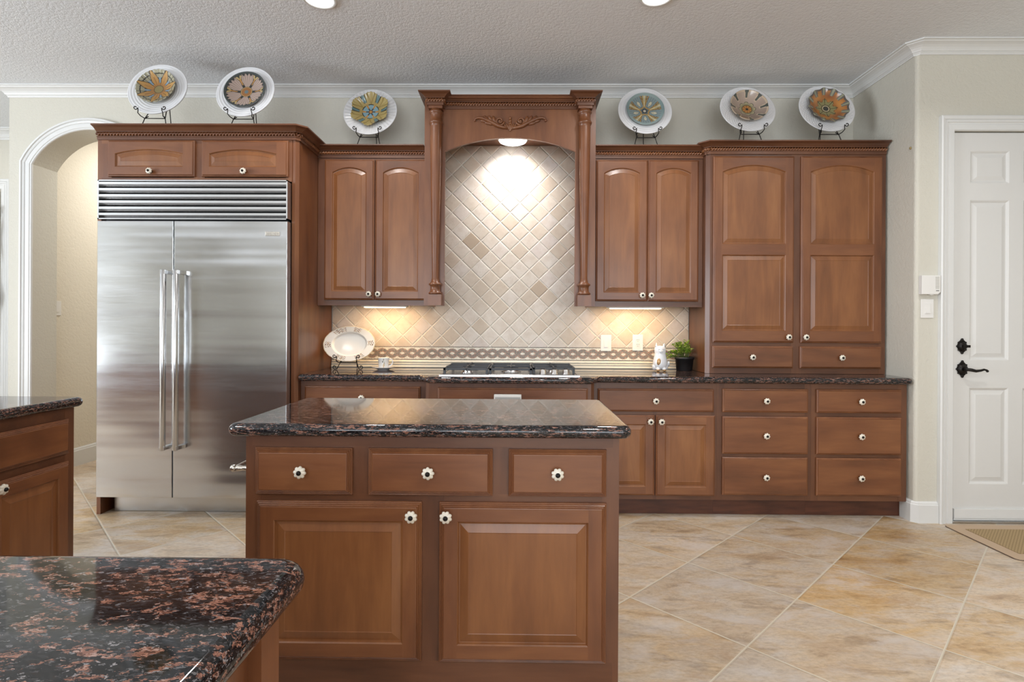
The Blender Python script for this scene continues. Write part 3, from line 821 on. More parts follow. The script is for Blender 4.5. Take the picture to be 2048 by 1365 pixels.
for x0, x1, a, c, kx, lb in ((1.2885, 1.893, 1.320, 1.868, 1.593, 'wooden base cabinet with three drawers under the middle of the tall cabinet'), (1.8935, 2.506, 1.922, 2.466, 2.197, 'wooden base cabinet with three drawers at the counter end by the white door')):
    b = base(lb, x0, x1, YF, ((x0, a + .016), (c - .016, x1)), ((.114, .16), (.385, .425), (.65, .695), (.825, .872)))
    drw(b, a, c, .684, .836, kx, .760); drw(b, a, c, .416, .657, kx, .536); drw(b, a, c, .150, .394, kx, .270)

# ------------------------------------------------------------------ granite tops
def slab(outline_, flags, z0, z1, n=8):
    """outline counter-clockwise; flags[i] True when edge i (i -> i+1) has a bullnose"""
    r = (z1 - z0) / 2; zc = (z0 + z1) / 2; m = len(outline_)
    def off(d):
        out = []
        for i in range(m):
            a, b, c = outline_[i - 1], outline_[i], outline_[(i + 1) % m]
            def ln(p, q, f):
                dx, dy = q[0] - p[0], q[1] - p[1]; l = hypot(dx, dy); nx, ny = -dy / l, dx / l
                s_ = d if f else 0
                return nx, ny, nx * p[0] + ny * p[1] + s_
            n1 = ln(a, b, flags[i - 1]); n2 = ln(b, c, flags[i])
            det = n1[0] * n2[1] - n1[1] * n2[0]
            if abs(det) < 1e-6: out.append((b[0] + n1[0] * (n1[2] - n1[0] * b[0] - n1[1] * b[1]), b[1] + n1[1] * (n1[2] - n1[0] * b[0] - n1[1] * b[1])))
            else: out.append(((n1[2] * n2[1] - n2[2] * n1[1]) / det, (n1[0] * n2[2] - n2[0] * n1[2]) / det))
        return out
    mb = MB(); L = []
    for i in range(n + 1):
        a = -pi / 2 + pi * i / n
        L.append([(x, y, zc + r * sin(a)) for x, y in off(r * (1 - cos(a)))])
    mb.loops(L, 0, True, True, True, True)
    return mb
def rcorner(cx, cy, r, a0, a1, n=6): return [(cx + r * cos(a0 + (a1 - a0) * i / n), cy + r * sin(a0 + (a1 - a0) * i / n)) for i in range(n + 1)]
def ogee(x0, y0, x1, y1, n=8):
    return [(x0 + (x1 - x0) * i / n, y0 + (y1 - y0) * (.5 - .5 * cos(pi * i / n))) for i in range(n + 1)]
GF, GB = -.661, -.757
pts = [(-1.418, -.0145)] + rcorner(-1.418 + .012, GF + .012, .012, pi, 1.5 * pi, 4) + ogee(-.640, GF, -.560, GB) + ogee(.452, GB, .532, GF) + rcorner(2.516 - .03, GF + .03, .03, -pi / 2, 0, 6) + [(2.516, -.0145)]
fl = [True] * len(pts); fl[-1] = False; fl[0] = False; fl[-2] = False
single('countertop', slab(pts, fl, .872, .914), [GRAN], 'long dark granite countertop along the back wall under the wall cabinets', 'countertop')
def rrect(x0, x1, y0, y1, r):
    return rcorner(x0 + r, y0 + r, r, pi, 1.5 * pi) + rcorner(x1 - r, y0 + r, r, 1.5 * pi, 2 * pi) + rcorner(x1 - r, y1 - r, r, 0, .5 * pi) + rcorner(x0 + r, y1 - r, r, .5 * pi, pi)
IX0, IX1, IY0, IY1 = -.940, .367, -2.418, -1.757
p = rrect(IX0, IX1, IY0, IY1, .032); single('countertop', slab(p, [True] * len(p), .872, .914), [GRAN], 'small dark granite island top in the middle of the kitchen', 'countertop')
p = rrect(-2.62, -1.899, -3.400, -1.772, .035); single('countertop', slab(p, [True] * len(p), .872, .914), [GRAN], 'dark granite top of the side counter at the left edge, before the arch', 'countertop')
p = rrect(-4.9, -.282, -4.06, -3.402, .045); single('countertop', slab(p, [True] * len(p), .872, .914), [GRAN], 'large speckled granite counter in the bottom left foreground', 'countertop')  # lengthened to the left, out of view, to darken the refrigerator's reflection

# ------------------------------------------------------------------ island
isl = thing('kitchen_island', 'wooden kitchen island with three drawers over two doors in the centre foreground', 'kitchen island', (-.28, -2.08, 0))
IYF = -2.365; x0, x1 = -.897, .333
mb = MB(); mb.box(x0 + .02, x1 - .02, IYF + .02, -1.80, .001, .8715)
mb.box(x0, x0 + .02, IYF, -1.80, .001, .8715); mb.box(x1 - .02, x1, IYF, -1.80, .001, .8715)
for a, b in ((x0 + .02, -.845), (-.330, -.240), (.278, x1 - .02)): mb.box(a, b, IYF, IYF + .02, .130, .680)
for a, b in ((x0 + .02, -.845), (-.553, -.475), (-.093, -.017), (.278, x1 - .02)): mb.box(a, b, IYF, IYF + .02, .680, .835)
for a, b in ((.001, .145), (.645, .690), (.820, .8715)): mb.box(x0 + .02, x1 - .02, IYF + .0004, IYF + .02, a, b, 1)
part('carcass', mb, WOODF, isl)
IYD = -2.387
for a, b, kx in ((-.861, -.541, -.702), (-.489, -.081, -.288), (-.029, .290, .129)): drw(isl, a, b, .677, .831, kx, .757, IYF, IYD, REED)
dor(isl, -.856, -.312, .135, .656, -.342, .616, IYF, IYD, .060, REED); dor(isl, -.255, .291, .133, .656, -.230, .616, IYF, IYD, .060, REED)
tb = MB()
for yy in (-2.325, -1.92):
    tb.lathe([(.017, 0), (.017, -.004), (.009, -.008), (.008, -.030), (.011, -.045), (.010, -.052)], c=(x0 - .0005, yy, .748), axis='x', seg=16)
    tb.ball((x0 - .062, yy, .748), .0125)
tb.tube([(x0 - .062, -2.325, .748), (x0 - .062, -1.92, .748)], .0055, 10)
part('towel_bar', tb, [NICKEL], isl)

# ------------------------------------------------------------------ side counter cabinet (left) and foreground cabinet
sc = thing('base_cabinet', 'wooden cabinet under the granite side counter at the left edge of the photo', 'cabinet', (-2.25, -2.6, 0))
SX = -1.930
mb = MB(); mb.box(-2.58, SX - .02, -3.43, -1.805, .114, .8715)
for a, b in ((-1.855, -1.805), (-2.62, -2.57), (-3.40, -3.35)): mb.box(SX - .02, SX, a, b, .114, .8715)
for a, b in ((.114, .16), (.645, .690), (.815, .8715)): mb.box(SX - .02, SX - .0005, -3.39, -1.81, a, b, 1)
part('carcass', mb, WOODF, sc)
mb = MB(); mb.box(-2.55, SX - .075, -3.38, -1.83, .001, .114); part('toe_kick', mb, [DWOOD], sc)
mpx = lambda x, y, z: (SX - y, x, z)      # front() in the y-z plane, facing +x
WOODYH = wood('stained_maple_lying_deep', 'y', FRM)
for a, b in ((-2.600, -1.843), (-3.36, -2.610)):
    mb = MB(); front(mb, a, b, .679, .826, -.0005, -.021, edge=REED, mp=mpx); d = part('drawer', mb, [WOODV, WOODYH, WOODP], sc)
    reuse('knob', KNOB, d, (SX + .021, (a + b) / 2, .752), (0, 0, radians(90)))
    mid = (a + b) / 2
    for p0, p1, kk in ((a, mid - .003, mid - .05), (mid + .003, b, mid + .048)):
        mb = MB(); front(mb, p0, p1, .135, .646, -.0005, -.021, [(p0 + .06, p1 - .06, .195, .588)], edge=REED, mp=mpx); d = part('door', mb, [WOODV, WOODYH, WOODP], sc)
        reuse('knob', KNOB, d, (SX + .021, kk, .622), (0, 0, radians(90)))
fc = thing('base_cabinet', 'wooden cabinet below the speckled granite counter in the bottom left foreground', 'cabinet', (-2.6, -3.73, 0))
mb = MB(); mb.box(-4.86, -.335, -4.03, -3.435, .001, .8715); mb.box(-.335, -.318, -3.60, -3.55, .001, .8715); mb.box(-.335, -.318, -3.485, -3.435, .001, .8715); mb.box(-.335, -.322, -4.03, -3.435, .001, .11, 0)  # unseen left length added so the steel doors reflect dark wood
part('carcass', mb, WOOD, fc)

# ------------------------------------------------------------------ cooktop
ck = thing('gas_cooktop', 'stainless gas cooktop with black grates set in the back granite counter', 'cooktop', (-.055, -.41, .914))
mb = MB()
CX0, CX1, CY0, CY1 = -.502, .392, -.690, -.155
pr = [(0, .9143), (0, .921), (.004, .924), (.014, .924), (.018, .921)]
L = [[(CX0 + d, CY0 + d, z), (CX1 - d, CY0 + d, z), (CX1 - d, CY1 - d, z), (CX0 + d, CY1 - d, z)] for d, z in pr]
mb.loops(L, 0, cap0=True, cap1=True); part('tray', mb, [STEEL], ck)
def grate(x0, x1, y0, y1, cs):
    mb = MB(); z0, z1 = .948, .962; w = .011
    for y in (y0, y1 - w): mb.box(x0, x1, y, y + w, z0, z1)
    for x in (x0, x1 - w): mb.box(x, x + w, y0, y1, z0, z1)
    xm = (x0 + x1) / 2
    mb.box(x0, x1, (y0 + y1) / 2 - w / 2, (y0 + y1) / 2 + w / 2, z0, z1)
    for cx, cy in cs:
        for a in range(4):
            an = pi / 4 + a * pi / 2 if False else a * pi / 2
            ux, uy = cos(an), sin(an)
            ex = (x1 - .004 if ux > .5 else x0 + .004 if ux < -.5 else cx); 
            l0 = .028; l1 = min(abs((ex - cx)) if abs(ux) > .5 else .13, .16)
            a0 = (cx + ux * l0, cy + uy * l0); a1 = (cx + ux * l1, cy + uy * l1)
            mb.box(min(a0[0], a1[0]) - (.004 if abs(ux) < .5 else 0), max(a0[0], a1[0]) + (.004 if abs(ux) < .5 else 0), min(a0[1], a1[1]) - (.004 if abs(uy) < .5 else 0), max(a0[1], a1[1]) + (.004 if abs(uy) < .5 else 0), z0 + .002, z1 + .004)
    for x in (x0, x1 - .016):
        for y in (y0, y1 - .014):
            mb.box(x, x + .016, y, y + .014, .9215, z1)
    return part('grate', mb, [CASTI], ck, bevel=.0015)
secs = [(-.480, -.192), (-.186, .090), (.096, .372)]
yg0, yg1 = -.655, -.175
grate(*secs[0], yg0, yg1, [(-.336, -.54), (-.336, -.29)]); grate(*secs[1], yg0, yg1, [(-.048, -.415)]); grate(*secs[2], -.575, yg1, [(.234, -.46), (.234, -.27)])
for cx, cy, r in ((-.336, -.54, .036), (-.336, -.29, .046), (-.048, -.415, .056), (.234, -.46, .034), (.234, -.27, .046)):
    mb = MB(); mb.lathe([(r * 1.25, .9215), (r * 1.2, .926), (r, .929), (r, .938), (r * .8, .9385), (r * .95, .9395), (r * .95, .945), (r * .85, .9475), (.002, .948)], c=(cx, cy, 0), seg=28, mis=[1, 1, 1, 1, 0, 0, 0, 0]); part('burner', mb, [CASTI, STEEL], ck)
for kx in (.160, .234, .308):
    mb = MB(); mb.lathe([(.024, .9215), (.024, .926), (.0205, .928), (.0195, .950), (.017, .953), (.0165, .9535), (.014, .9535), (.013, .960), (.002, .961)], c=(kx, -.622, 0), seg=24, mis=[0, 0, 0, 0, 0, 1, 1, 1]); part('control_knob', mb, [STEEL, BLACK], ck)
# white plate on the front of the cooktop cabinet
t = thing('cover_plate', 'small white rectangular plate on the cabinet front below the cooktop', 'plate', (-.064, -.73, .77))
mb = MB(); mb.box(-.150, .022, -.742, -.7205, .735, .804); part('plate', mb, [PLAST], t, bevel=.003)
mb = MB(); mb.box(-.143, .015, -.7445, -.7422, .739, .788)
for i in range(12): mb.box(-.138 + i * .0125, -.132 + i * .0125, -.7455, -.7444, .742, .785)
part('ribbed_face', mb, [plain('grey_plastic', srgb(168, 168, 166), .5)], t)

# ------------------------------------------------------------------ electrical plates
def wall_plate(label, cat, x0, x1, z0, z1, y, kind, name):
    t = thing(name, label, cat, ((x0 + x1) / 2, y, (z0 + z1) / 2)); xm, zm = (x0 + x1) / 2, (z0 + z1) / 2
    mb = MB(); mb.box(x0, x1, y - .006, y - .0006, z0, z1); part('plate', mb, [PLAST], t, bevel=.002)
    if kind == 'switch':
        mb = MB(); mb.box(xm - .0165, xm + .0165, y - .0085, y - .0062, zm - .033, zm + .033)
        L = [[(xm - .014, yy, zz) for yy, zz in ((y - .0087, zm - .03), (y - .0125, zm - .03), (y - .0087, zm + .03))], [(xm + .014, yy, zz) for yy, zz in ((y - .0087, zm - .03), (y - .0125, zm - .03), (y - .0087, zm + .03))]]
        mb.loops(L, 0, cap0=True, cap1=True); part('rocker', mb, [PLAST], t)
    else:
        mb = MB(); mb.box(xm - .0165, xm + .0165, y - .0085, y - .0062, zm - .033, zm + .033)
        for dz in (-.017, .017): mb.lathe([(.0135, .0083), (.0135, .0105), (.012, .011)], c=(xm, y, zm + dz), axis='y', seg=20)
        part('receptacle', mb, [PLAST], t)
        mb = MB()
        for dz in (-.017, .017):
            for dx in (-.0058, .0058): mb.box(xm + dx - .0013, xm + dx + .0013, y - .0118, y - .0111, zm + dz, zm + dz + .008)
            mb.lathe([(.0024, .0111), (.0024, .0118)], c=(xm, y, zm + dz - .007), axis='y', seg=10)
        part('slots', mb, [BLACK], t)
    return t
wall_plate('white rocker light switch on the stone backsplash, right of the cooktop', 'light switch', .624, .704, 1.047, 1.169, -.0125, 'switch', 'light_switch')
wall_plate('white double power outlet on the stone backsplash', 'power outlet', .863, .943, 1.051, 1.173, -.0125, 'outlet', 'power_outlet')
wall_plate('white light switch on the beige wall strip beside the white door', 'light switch', 2.550, 2.630, 1.298, 1.418, -.6605, 'switch', 'light_switch')
t = thing('light_switch', 'small white light switch in the hallway beyond the arch', 'light switch', (-3.82, .33, 1.36))
mb = MB(); mb.box(-3.8282, -3.8225, .290, .372, 1.300, 1.420); part('plate', mb, [PLAST], t, bevel=.002)
mb = MB(); mb.box(-3.8224, -3.819, .314, .348, 1.328, 1.393); part('rocker', mb, [PLAST], t)
t = thing('alarm_keypad', 'white square alarm box on the wall beside the white door casing', 'alarm', (2.6, -.66, 1.5))
mb = MB(); pts = [(2.538, 1.447), (2.640, 1.447), (2.656, 1.462), (2.656, 1.566), (2.538, 1.566)]
mb.loops([[(x, -.6605, z) for x, z in pts], [(x, -.690, z) for x, z in pts]], 0, cap0=True, cap1=True); mb.box(2.592, 2.614, -.688, -.67, 1.4425, 1.447)
part('case', mb, [PLAST], t, bevel=.002)
mb = MB()
for i in range(10): mb.box(2.622, 2.646, -.6915, -.6902, 1.482 + i * .0078, 1.486 + i * .0078)
part('speaker_slots', mb, [plain('pale_grey_plastic', srgb(196, 194, 186), .5)], t)
mb = MB(); mb.box(2.626, 2.645, -.6912, -.6902, 1.468, 1.4715); part('indicator', mb, [BLACK], t)

# ------------------------------------------------------------------ white panelled door
dr = bpy.data.objects.new('door_1', None); dr.location = (3.156, -.65, 0); COL.objects.link(dr); dr['kind'] = 'structure'
mb = MB(); X0, X1, yf, yb = 2.7595, 3.5535, -.652, -.612; Z0, Z1 = .036, 2.477
cols = [(2.866, 3.112), (3.200, 3.446)]; rows = [(.244, .856), (1.032, 2.049), (2.156, 2.363)]
xs = [X0, 2.866, 3.112, 3.200, 3.446, X1]; zs = [Z0, .244, .856, 1.032, 2.049, 2.156, 2.363, Z1]
for i in range(5):
    for j in range(7):
        a, b, c, d = xs[i], xs[i + 1], zs[j], zs[j + 1]
        if i in (1, 3) and j in (1, 3, 5):
            L = [[(a + q, yf + h, c + q), (b - q, yf + h, c + q), (b - q, yf + h, d - q), (a + q, yf + h, d - q)] for q, h in ((0, 0), (.006, .003), (.014, .010), (.020, .010), (.044, .003), (.047, .003))]
            mb.loops(L, 0, cap1=True)
        else: mb.quad((a, yf, c), (b, yf, c), (b, yf, d), (a, yf, d))
mb.loops([[(X0, y, Z0), (X1, y, Z0), (X1, y, Z1), (X0, y, Z1)] for y in (yf, yb)], 0, cap1=True)
part('door_panel', mb, [DOORW], dr)
mb = MB(); mb.box(X0 + .006, X1 - .004, yf - .014, yf - .0004, .030, .090); mb.box(X0 + .006, X1 - .004, yf - .010, yf, .016, .030); part('door_sweep', mb, [WHITE], dr, bevel=.002)
mb = MB(); mb.box(DX0 + .001, DX1 - .001, -.672, -.585, .001, .015); part('threshold', mb, [STEEL], dr, bevel=.003)
def rose(cx, cz, r, h):
    mb = MB()
    mb.lathe([(r * .86, 0), (r * .86, .006), (r * .70, .010), (r * .62, .016), (r * .3, .018)], c=(cx, yf, cz), axis='y', seg=28)
    for a in range(8):
        an = a * pi / 4 + pi / 2; rr = h / 2 - .006 if a in (0, 4) else r * .90
        mb.ball((cx + rr * cos(an) * (1 if a not in (0, 4) else 1), yf - .004, cz + rr * sin(an)), .009 if a in (0, 4) else .006, 0, 1, .6, 1)
        if a in (0, 4):
            s_ = 1 if a == 0 else -1
            mb.loops([[(cx - .024, yf - q, cz + s_ * r * .7), (cx, yf - q, cz + s_ * h / 2), (cx + .024, yf - q, cz + s_ * r * .7)] for q in (.0003, .006)], 0, cap0=True, cap1=True)
    return mb
m1 = rose(2.818, 1.120, .036, .096); m1.box(2.806, 2.850, yf - .030, yf - .016, 1.112, 1.128); part('deadbolt', m1, [BRONZE], dr)
m1 = rose(2.820, .975, .040, .106)
m1.tube([(2.820, yf - .015, .975), (2.820, yf - .045, .975), (2.838, yf - .052, .973), (2.865, yf - .054, .966), (2.895, yf - .054, .970), (2.915, yf - .053, .976), (2.932, yf - .052, .972), (2.940, yf - .050, .966)], [.012, .010, .0105, .009, .0075, .0065, .006, .007], 10)
m1.ball((2.938, yf - .050, .966), .008)
part('door_handle', m1, [BRONZE], dr)

# door and wall hanging in the entry room at the far left
d2_ = bpy.data.objects.new('door_2', None); d2_.location = (-5.3, YB, 0); COL.objects.link(d2_); d2_['kind'] = 'structure'
mb = MB(); mb.box(-5.75, -4.85, YB - .035, YB - .002, .01, 2.47); part('door_panel', mb, [DOORW], d2_, bevel=.004)
mb = MB(); mb.sweep([(-4.83, 0), (-4.83, 2.484), (-5.77, 2.484), (-5.77, 0)], dp, lambda x, z, h: (x, YB - .0015 - h, z)); part('door_casing', mb, [WHITE], d2_)
wh = thing('wall_hanging', 'long twisted dark ribbon hanging on the white door at the far left edge', 'wall hanging', (-4.83, YB - .07, 1.2))
mb = MB(); L = []
for i in range(60):
    z = 2.285 - i * 1.145 / 59; a = .5 + i * .13 + .5 * sin(i * .3); w = .016 + .008 * sin(i * .21)
    cx = -4.838 + .006 * sin(i * .33); c, s_ = cos(a) * w, sin(a) * w * .6
    L.append([(cx - c - s_ * .15, YB - .075 - s_, z), (cx + c - s_ * .15, YB - .075 + s_, z), (cx + c, YB - .07 + s_, z), (cx - c, YB - .07 - s_, z)])
mb.loops(L, 0, cap0=True, cap1=True, smooth=True)
part('ribbon', mb, [plain('black_satin', srgb(30, 29, 30), .25, metal=.5)], wh)
mb = MB(); mb.ball((-4.836, YB - .072, 2.300), .022); mb.tube([(-4.836, YB - .072, 2.30), (-4.836, YB - .036, 2.302)], .006, 8); part('finial', mb, [plain('copper', srgb(150, 96, 68), .3, metal=.9)], wh)

# ------------------------------------------------------------------ door mat
mt = thing('door_mat', 'beige bordered door mat on the tile floor in front of the white door', 'mat', (3.2, -1.0, 0))
mx0, mx1, my0, my1 = 2.66, 3.70, -1.225, -.715
p = rrect(mx0, mx1, my0, my1, .03)
mb = MB(); mb.loops([[(x, y, .001) for x, y in p], [(x, y, .006) for x, y in p]], 0, cap0=True, cap1=True); part('border', mb, [plain('taupe_binding', srgb(186, 162, 136), .8, bump=.2, scale=200)], mt)
mb = MB(); mb.lathe([(.001, 0)], seg=3) if False else None
p2 = rrect(mx0 - .003, mx1 + .003, my0 - .003, my1 + .003, .033); mb.loops([[(x, y, .0006) for x, y in p2], [(x, y, .0025) for x, y in p2]], 0, cap0=True, cap1=True); part('edge', mb, [plain('dark_brown_edge', srgb(62, 46, 40), .8)], mt)
def weave():
    m = NT('woven_tan'); v = m.mapping(m.coord(), scale=(110, 110, 110)); ck_ = m.n('ShaderNodeTexChecker'); m.l(v, ck_.inputs[0]); ck_.inputs['Scale'].default_value = 1
    ck_.inputs[1].default_value = srgb(172, 148, 108); ck_.inputs[2].default_value = srgb(142, 120, 86); m.base(ck_.outputs[0]).set(Roughness=.9); m.bump(ck_.outputs[1], .4, .003); return m.mat
mb = MB(); p3 = rrect(mx0 + .075, mx1 - .075, my0 + .075, my1 - .075, .004); mb.loops([[(x, y, .0062) for x, y in p3], [(x, y, .0085) for x, y in p3]], 0, cap0=True, cap1=True); part('woven_field', mb, [weave()], mt)

# ------------------------------------------------------------------ recessed ceiling lights
def can_meshes():
    m1 = MB(); m1.lathe([(.098, 0), (.098, -.006), (.090, -.010), (.078, -.010), (.076, -.004)], seg=36, caps=False)
    m2 = MB(); m2.lathe([(.077, -.004), (.070, -.010), (.040, -.014), (.004, -.0155)], seg=36)
    return mesh_of('trim_ring', m1, [WHITE]), mesh_of('lens', m2, [LAMP])
ring_me, lens_me = can_meshes()
can_lab = {0: 'left of two glowing recessed ceiling lights at the top edge', 1: 'right of two glowing recessed ceiling lights at the top edge'}
for i, (cx, cy) in enumerate(CANS_AND_FILL[:2]):
    t = thing('ceiling_light', can_lab[i], 'ceiling light', (cx, cy, CZ - .0005), group='recessed ceiling lights')
    a = bpy.data.objects.new('trim_ring', ring_me); a.parent = t; COL.objects.link(a)
    a = bpy.data.objects.new('lens', lens_me); a.parent = t; COL.objects.link(a)

# ------------------------------------------------------------------ plates on easels
def poly_plate(prof, colf, rimf=None, nr=46, na=200, R=.13, ex=1.0, ez=1.0):
    """disc facing -y built on a polar grid; prof(t) -> depth, colf(t, a) -> colour, rimf(a) -> radius factor"""
    mb = MB(); cols = []
    rows = []
    for k in range(nr + 1):
        t = max(k / nr, .002); row = []
        for i in range(na):
            a = 2 * pi * i / na
            rr = R * t * (1 + ((rimf(a) - 1) * t * t if rimf else 0))
            row.append((rr * cos(a) * ex, -prof(t), rr * sin(a) * ez)); cols.append(colf(t, a))
        rows.append(row)
    back = []
    for k in (nr, int(nr * .55), 1):
        t = max(k / nr, .002); row = []
        for i in range(na):
            a = 2 * pi * i / na; rr = R * t * (1 + ((rimf(a) - 1) * t * t if rimf else 0))
            row.append((rr * cos(a) * ex, -prof(t) + .006, rr * sin(a) * ez)); cols.append(colf(1.0, a))
        back.append(row)
    mb.loops(rows + back, 0, True, True, True, True)
    return mb, cols
sg = lambda *c: srgb(*c)[:3]
def lerp(a, b, t): t = max(0, min(1, t)); return tuple(p + (q - p) * t for p, q in zip(a, b))
def cell(a, n, ph=0):
    """angle offset in -0.5..0.5 within one of n sectors"""
    u = (a - ph) / (2 * pi) * n; return u - math.floor(u + .5)
DK = sg(38, 36, 32)
def c1(t, a):
    u = abs(cell(a, 7, .2)); 
    if t < .26: return DK if t > .235 else sg(142, 124, 70)
    w = .40 if t < .55 else .40 - (t - .55) * .72
    if u < w: 
        if u > w - .05: return DK
        return lerp(sg(170, 116, 44), sg(206, 158, 76), (t - .3) * 1.4) if u > .03 or t > .7 else sg(140, 92, 36)
    if t < .40: return sg(176, 122, 52)
    if t < .66: return sg(126, 152, 170) if abs(u - .5) < .075 + (t - .4) * .15 else DK
    v = abs(cell(a, 28)); return DK if v > .44 or abs(t - .84) < .02 else lerp(sg(120, 112, 80), sg(176, 170, 140), t)
def c2(t, a):
    u = cell(a, 6, .52); au = abs(u)
    if t < .09: return sg(104, 122, 124)
    if t < .24: return sg(160, 104, 44)
    if t < .28: return sg(204, 170, 104)
    if t > .93: return sg(64, 72, 70)
    lobe = .86 + .05 * cos(a * 6 * 5)
    w = .43 - .20 * abs(t - .6) * 2
    if .30 < t < lobe and au < w: return lerp(sg(150, 124, 112), sg(190, 166, 152), abs(sin(u * 22)))
    if abs(au - .5) < .05 and .42 < t < .74: return sg(190, 136, 62)
    if .70 < t < .88 and abs(abs(au - .5) - (t - .66) * .55) < .05: return sg(196, 170, 110)
    return sg(44, 48, 46)
def c3(t, a):
    u = cell(a, 6, pi / 2); au = abs(u)
    if t < .08: return sg(206, 142, 52)
    if t < .11: return sg(110, 66, 36)
    if t < .46:
        w = .18 + .24 * sin(min(1, t / .40) * pi * .55)
        if t > .42: return DK if au < .3 else sg(172, 146, 76)
        if au < w * .9: return lerp(sg(98, 146, 168), sg(146, 186, 196), abs(sin(u * 14)))
        if abs(au - .5) < .16 and t > .24: return sg(206, 140, 52)
        return sg(70, 72, 66)
    if au < .36: return sg(150, 124, 52) if abs(abs(u) - (t - .46) * .45) < .03 else lerp(sg(176, 148, 76), sg(190, 168, 96), t)
    if t < .60: return sg(180, 152, 82)
    return DK if abs(au - .385) < .03 else lerp(sg(80, 124, 130), sg(150, 182, 180), abs(au - .5) * 6)
def c4(t, a):
    u = cell(a, 5, pi / 2 + pi / 5); au = abs(u); s_ = cell(a, 5, pi / 2); as_ = abs(s_)
    if t < .08: return sg(206, 198, 180)
    if t < .15: return sg(52, 62, 66)
    if t < .30: return sg(190, 150, 74) if abs(t - .28 + as_ * .15) < .04 else sg(96, 112, 118)
    if .33 < t < .66 and au < .10 * sin((t - .33) / .33 * pi) + .012: return sg(60, 50, 40) if (au < .022 and .44 < t < .52) else sg(216, 208, 176)
    if .33 < t < .68 and au < .10 * sin((t - .33) / .33 * pi) + .035: return sg(70, 84, 90)
    if .28 < t < .86:
        for q, cc in ((0, sg(214, 204, 170)), (.10, sg(206, 172, 84)), (.21, sg(186, 140, 64))):
            cq = q * (.35 + t * .75)
            if abs(as_ - cq) < .026: return cc
            if abs(as_ - cq) < .042: return sg(66, 70, 66)
        return lerp(sg(112, 134, 142), sg(140, 158, 158), abs(sin(a * 20)))
    return lerp(sg(122, 148, 150), sg(150, 172, 170), abs(sin(a)))
def c5(t, a):
    u = abs(cell(a, 8, pi / 2)); 
    if t < .07: return sg(40, 46, 46)
    if t < .24: return lerp(sg(150, 92, 28), sg(206, 140, 50), abs(sin(a * 4)))
    if t < .28: return DK
    pet = .30 + .14 * sqrt(max(0, 1 - (cell(a, 8, 0) * 2.1) ** 2))
    if t < pet: return lerp(sg(140, 132, 92), sg(190, 180, 140), (t - .28) * 6)
    if t < pet + .025: return DK
    if t > .66 and u < .09 + (t - .66) * .12: return sg(78, 84, 78)
    if t > .62 and u < .15 + (t - .66) * .12: return sg(210, 186, 158)
    return sg(206, 182, 154) if t > .93 else lerp(sg(150, 128, 112), sg(186, 164, 148), .5 + .5 * sin(a))
def c6(t, a):
    u = abs(cell(a, 12, .1))
    if t < .15: return lerp(sg(46, 48, 44), sg(84, 84, 74), abs(sin(a * 7)) * abs(sin(t * 60)))
    if t < .18: return sg(214, 196, 150)
    if t < .22: return sg(66, 56, 38)
    leaf = .46 + .07 * cos(a * 8) + .025 * cos(a * 32)
    if t < leaf: return sg(70, 66, 38) if abs(cell(a, 8, pi / 8)) > .44 else lerp(sg(120, 116, 66), sg(160, 152, 96), abs(sin(a * 16)))
    if t < leaf + .02: return sg(90, 56, 26)
    if t > .70:
        if u < .10: return sg(150, 152, 122)
        if u < .20 + (t - .7) * .25: return sg(104, 100, 96)
        if t > .93: return sg(96, 84, 74)
    return lerp(sg(150, 84, 22), sg(206, 136, 50), .5 + .5 * sin(a * 3 + 1) * cos(t * 9))
bowl = lambda d: (lambda t: -.004 + d * (max(0, t - .25) / .75) ** 1.6 if t > .25 else -.004)
def charger_mesh(style):
    R = .192
    prof = lambda t: (.0 if t < .45 else .020 * ((t - .45) / .55) ** .8)
    nr, na = 40, 160
    mb = MB(); rows = []
    for k in range(nr + 1):
        t = max(k / nr, .002); row = []
        for i in range(na):
            a = 2 * pi * i / na
            if style == 'ribs': b = .0034 * sin(a * 40 + t * 5) * (t > .42)
            elif style == 'rings': b = .0018 * sin(t * 70 + 1.5 * sin(a * 2))
            else: b = .0030 * sin(a * 36) * sin(t * 60)
            if t > .95: b = 0
            row.append((R * t * cos(a), -prof(t) - b, R * t * sin(a)))
        rows.append(row)
    for t in (1.0, .5, .01): rows.append([(R * t * cos(2 * pi * i / na), -prof(t) + .006, R * t * sin(2 * pi * i / na)) for i in range(na)])
    mb.loops(rows, 0, True, True, True, True)
    return mb
CH = {k: mesh_of('charger', charger_mesh(k), [CERW]) for k in ('ribs', 'rings', 'lattice')}
def scroll(cx, cy, cz, r, sgn, a0, turns, n=20):
    return [(cx + sgn * (r * (1 - .72 * i / n)) * cos(a0 + 2 * pi * turns * i / n), cy, cz + (r * (1 - .72 * i / n)) * sin(a0 + 2 * pi * turns * i / n)) for i in range(n + 1)]
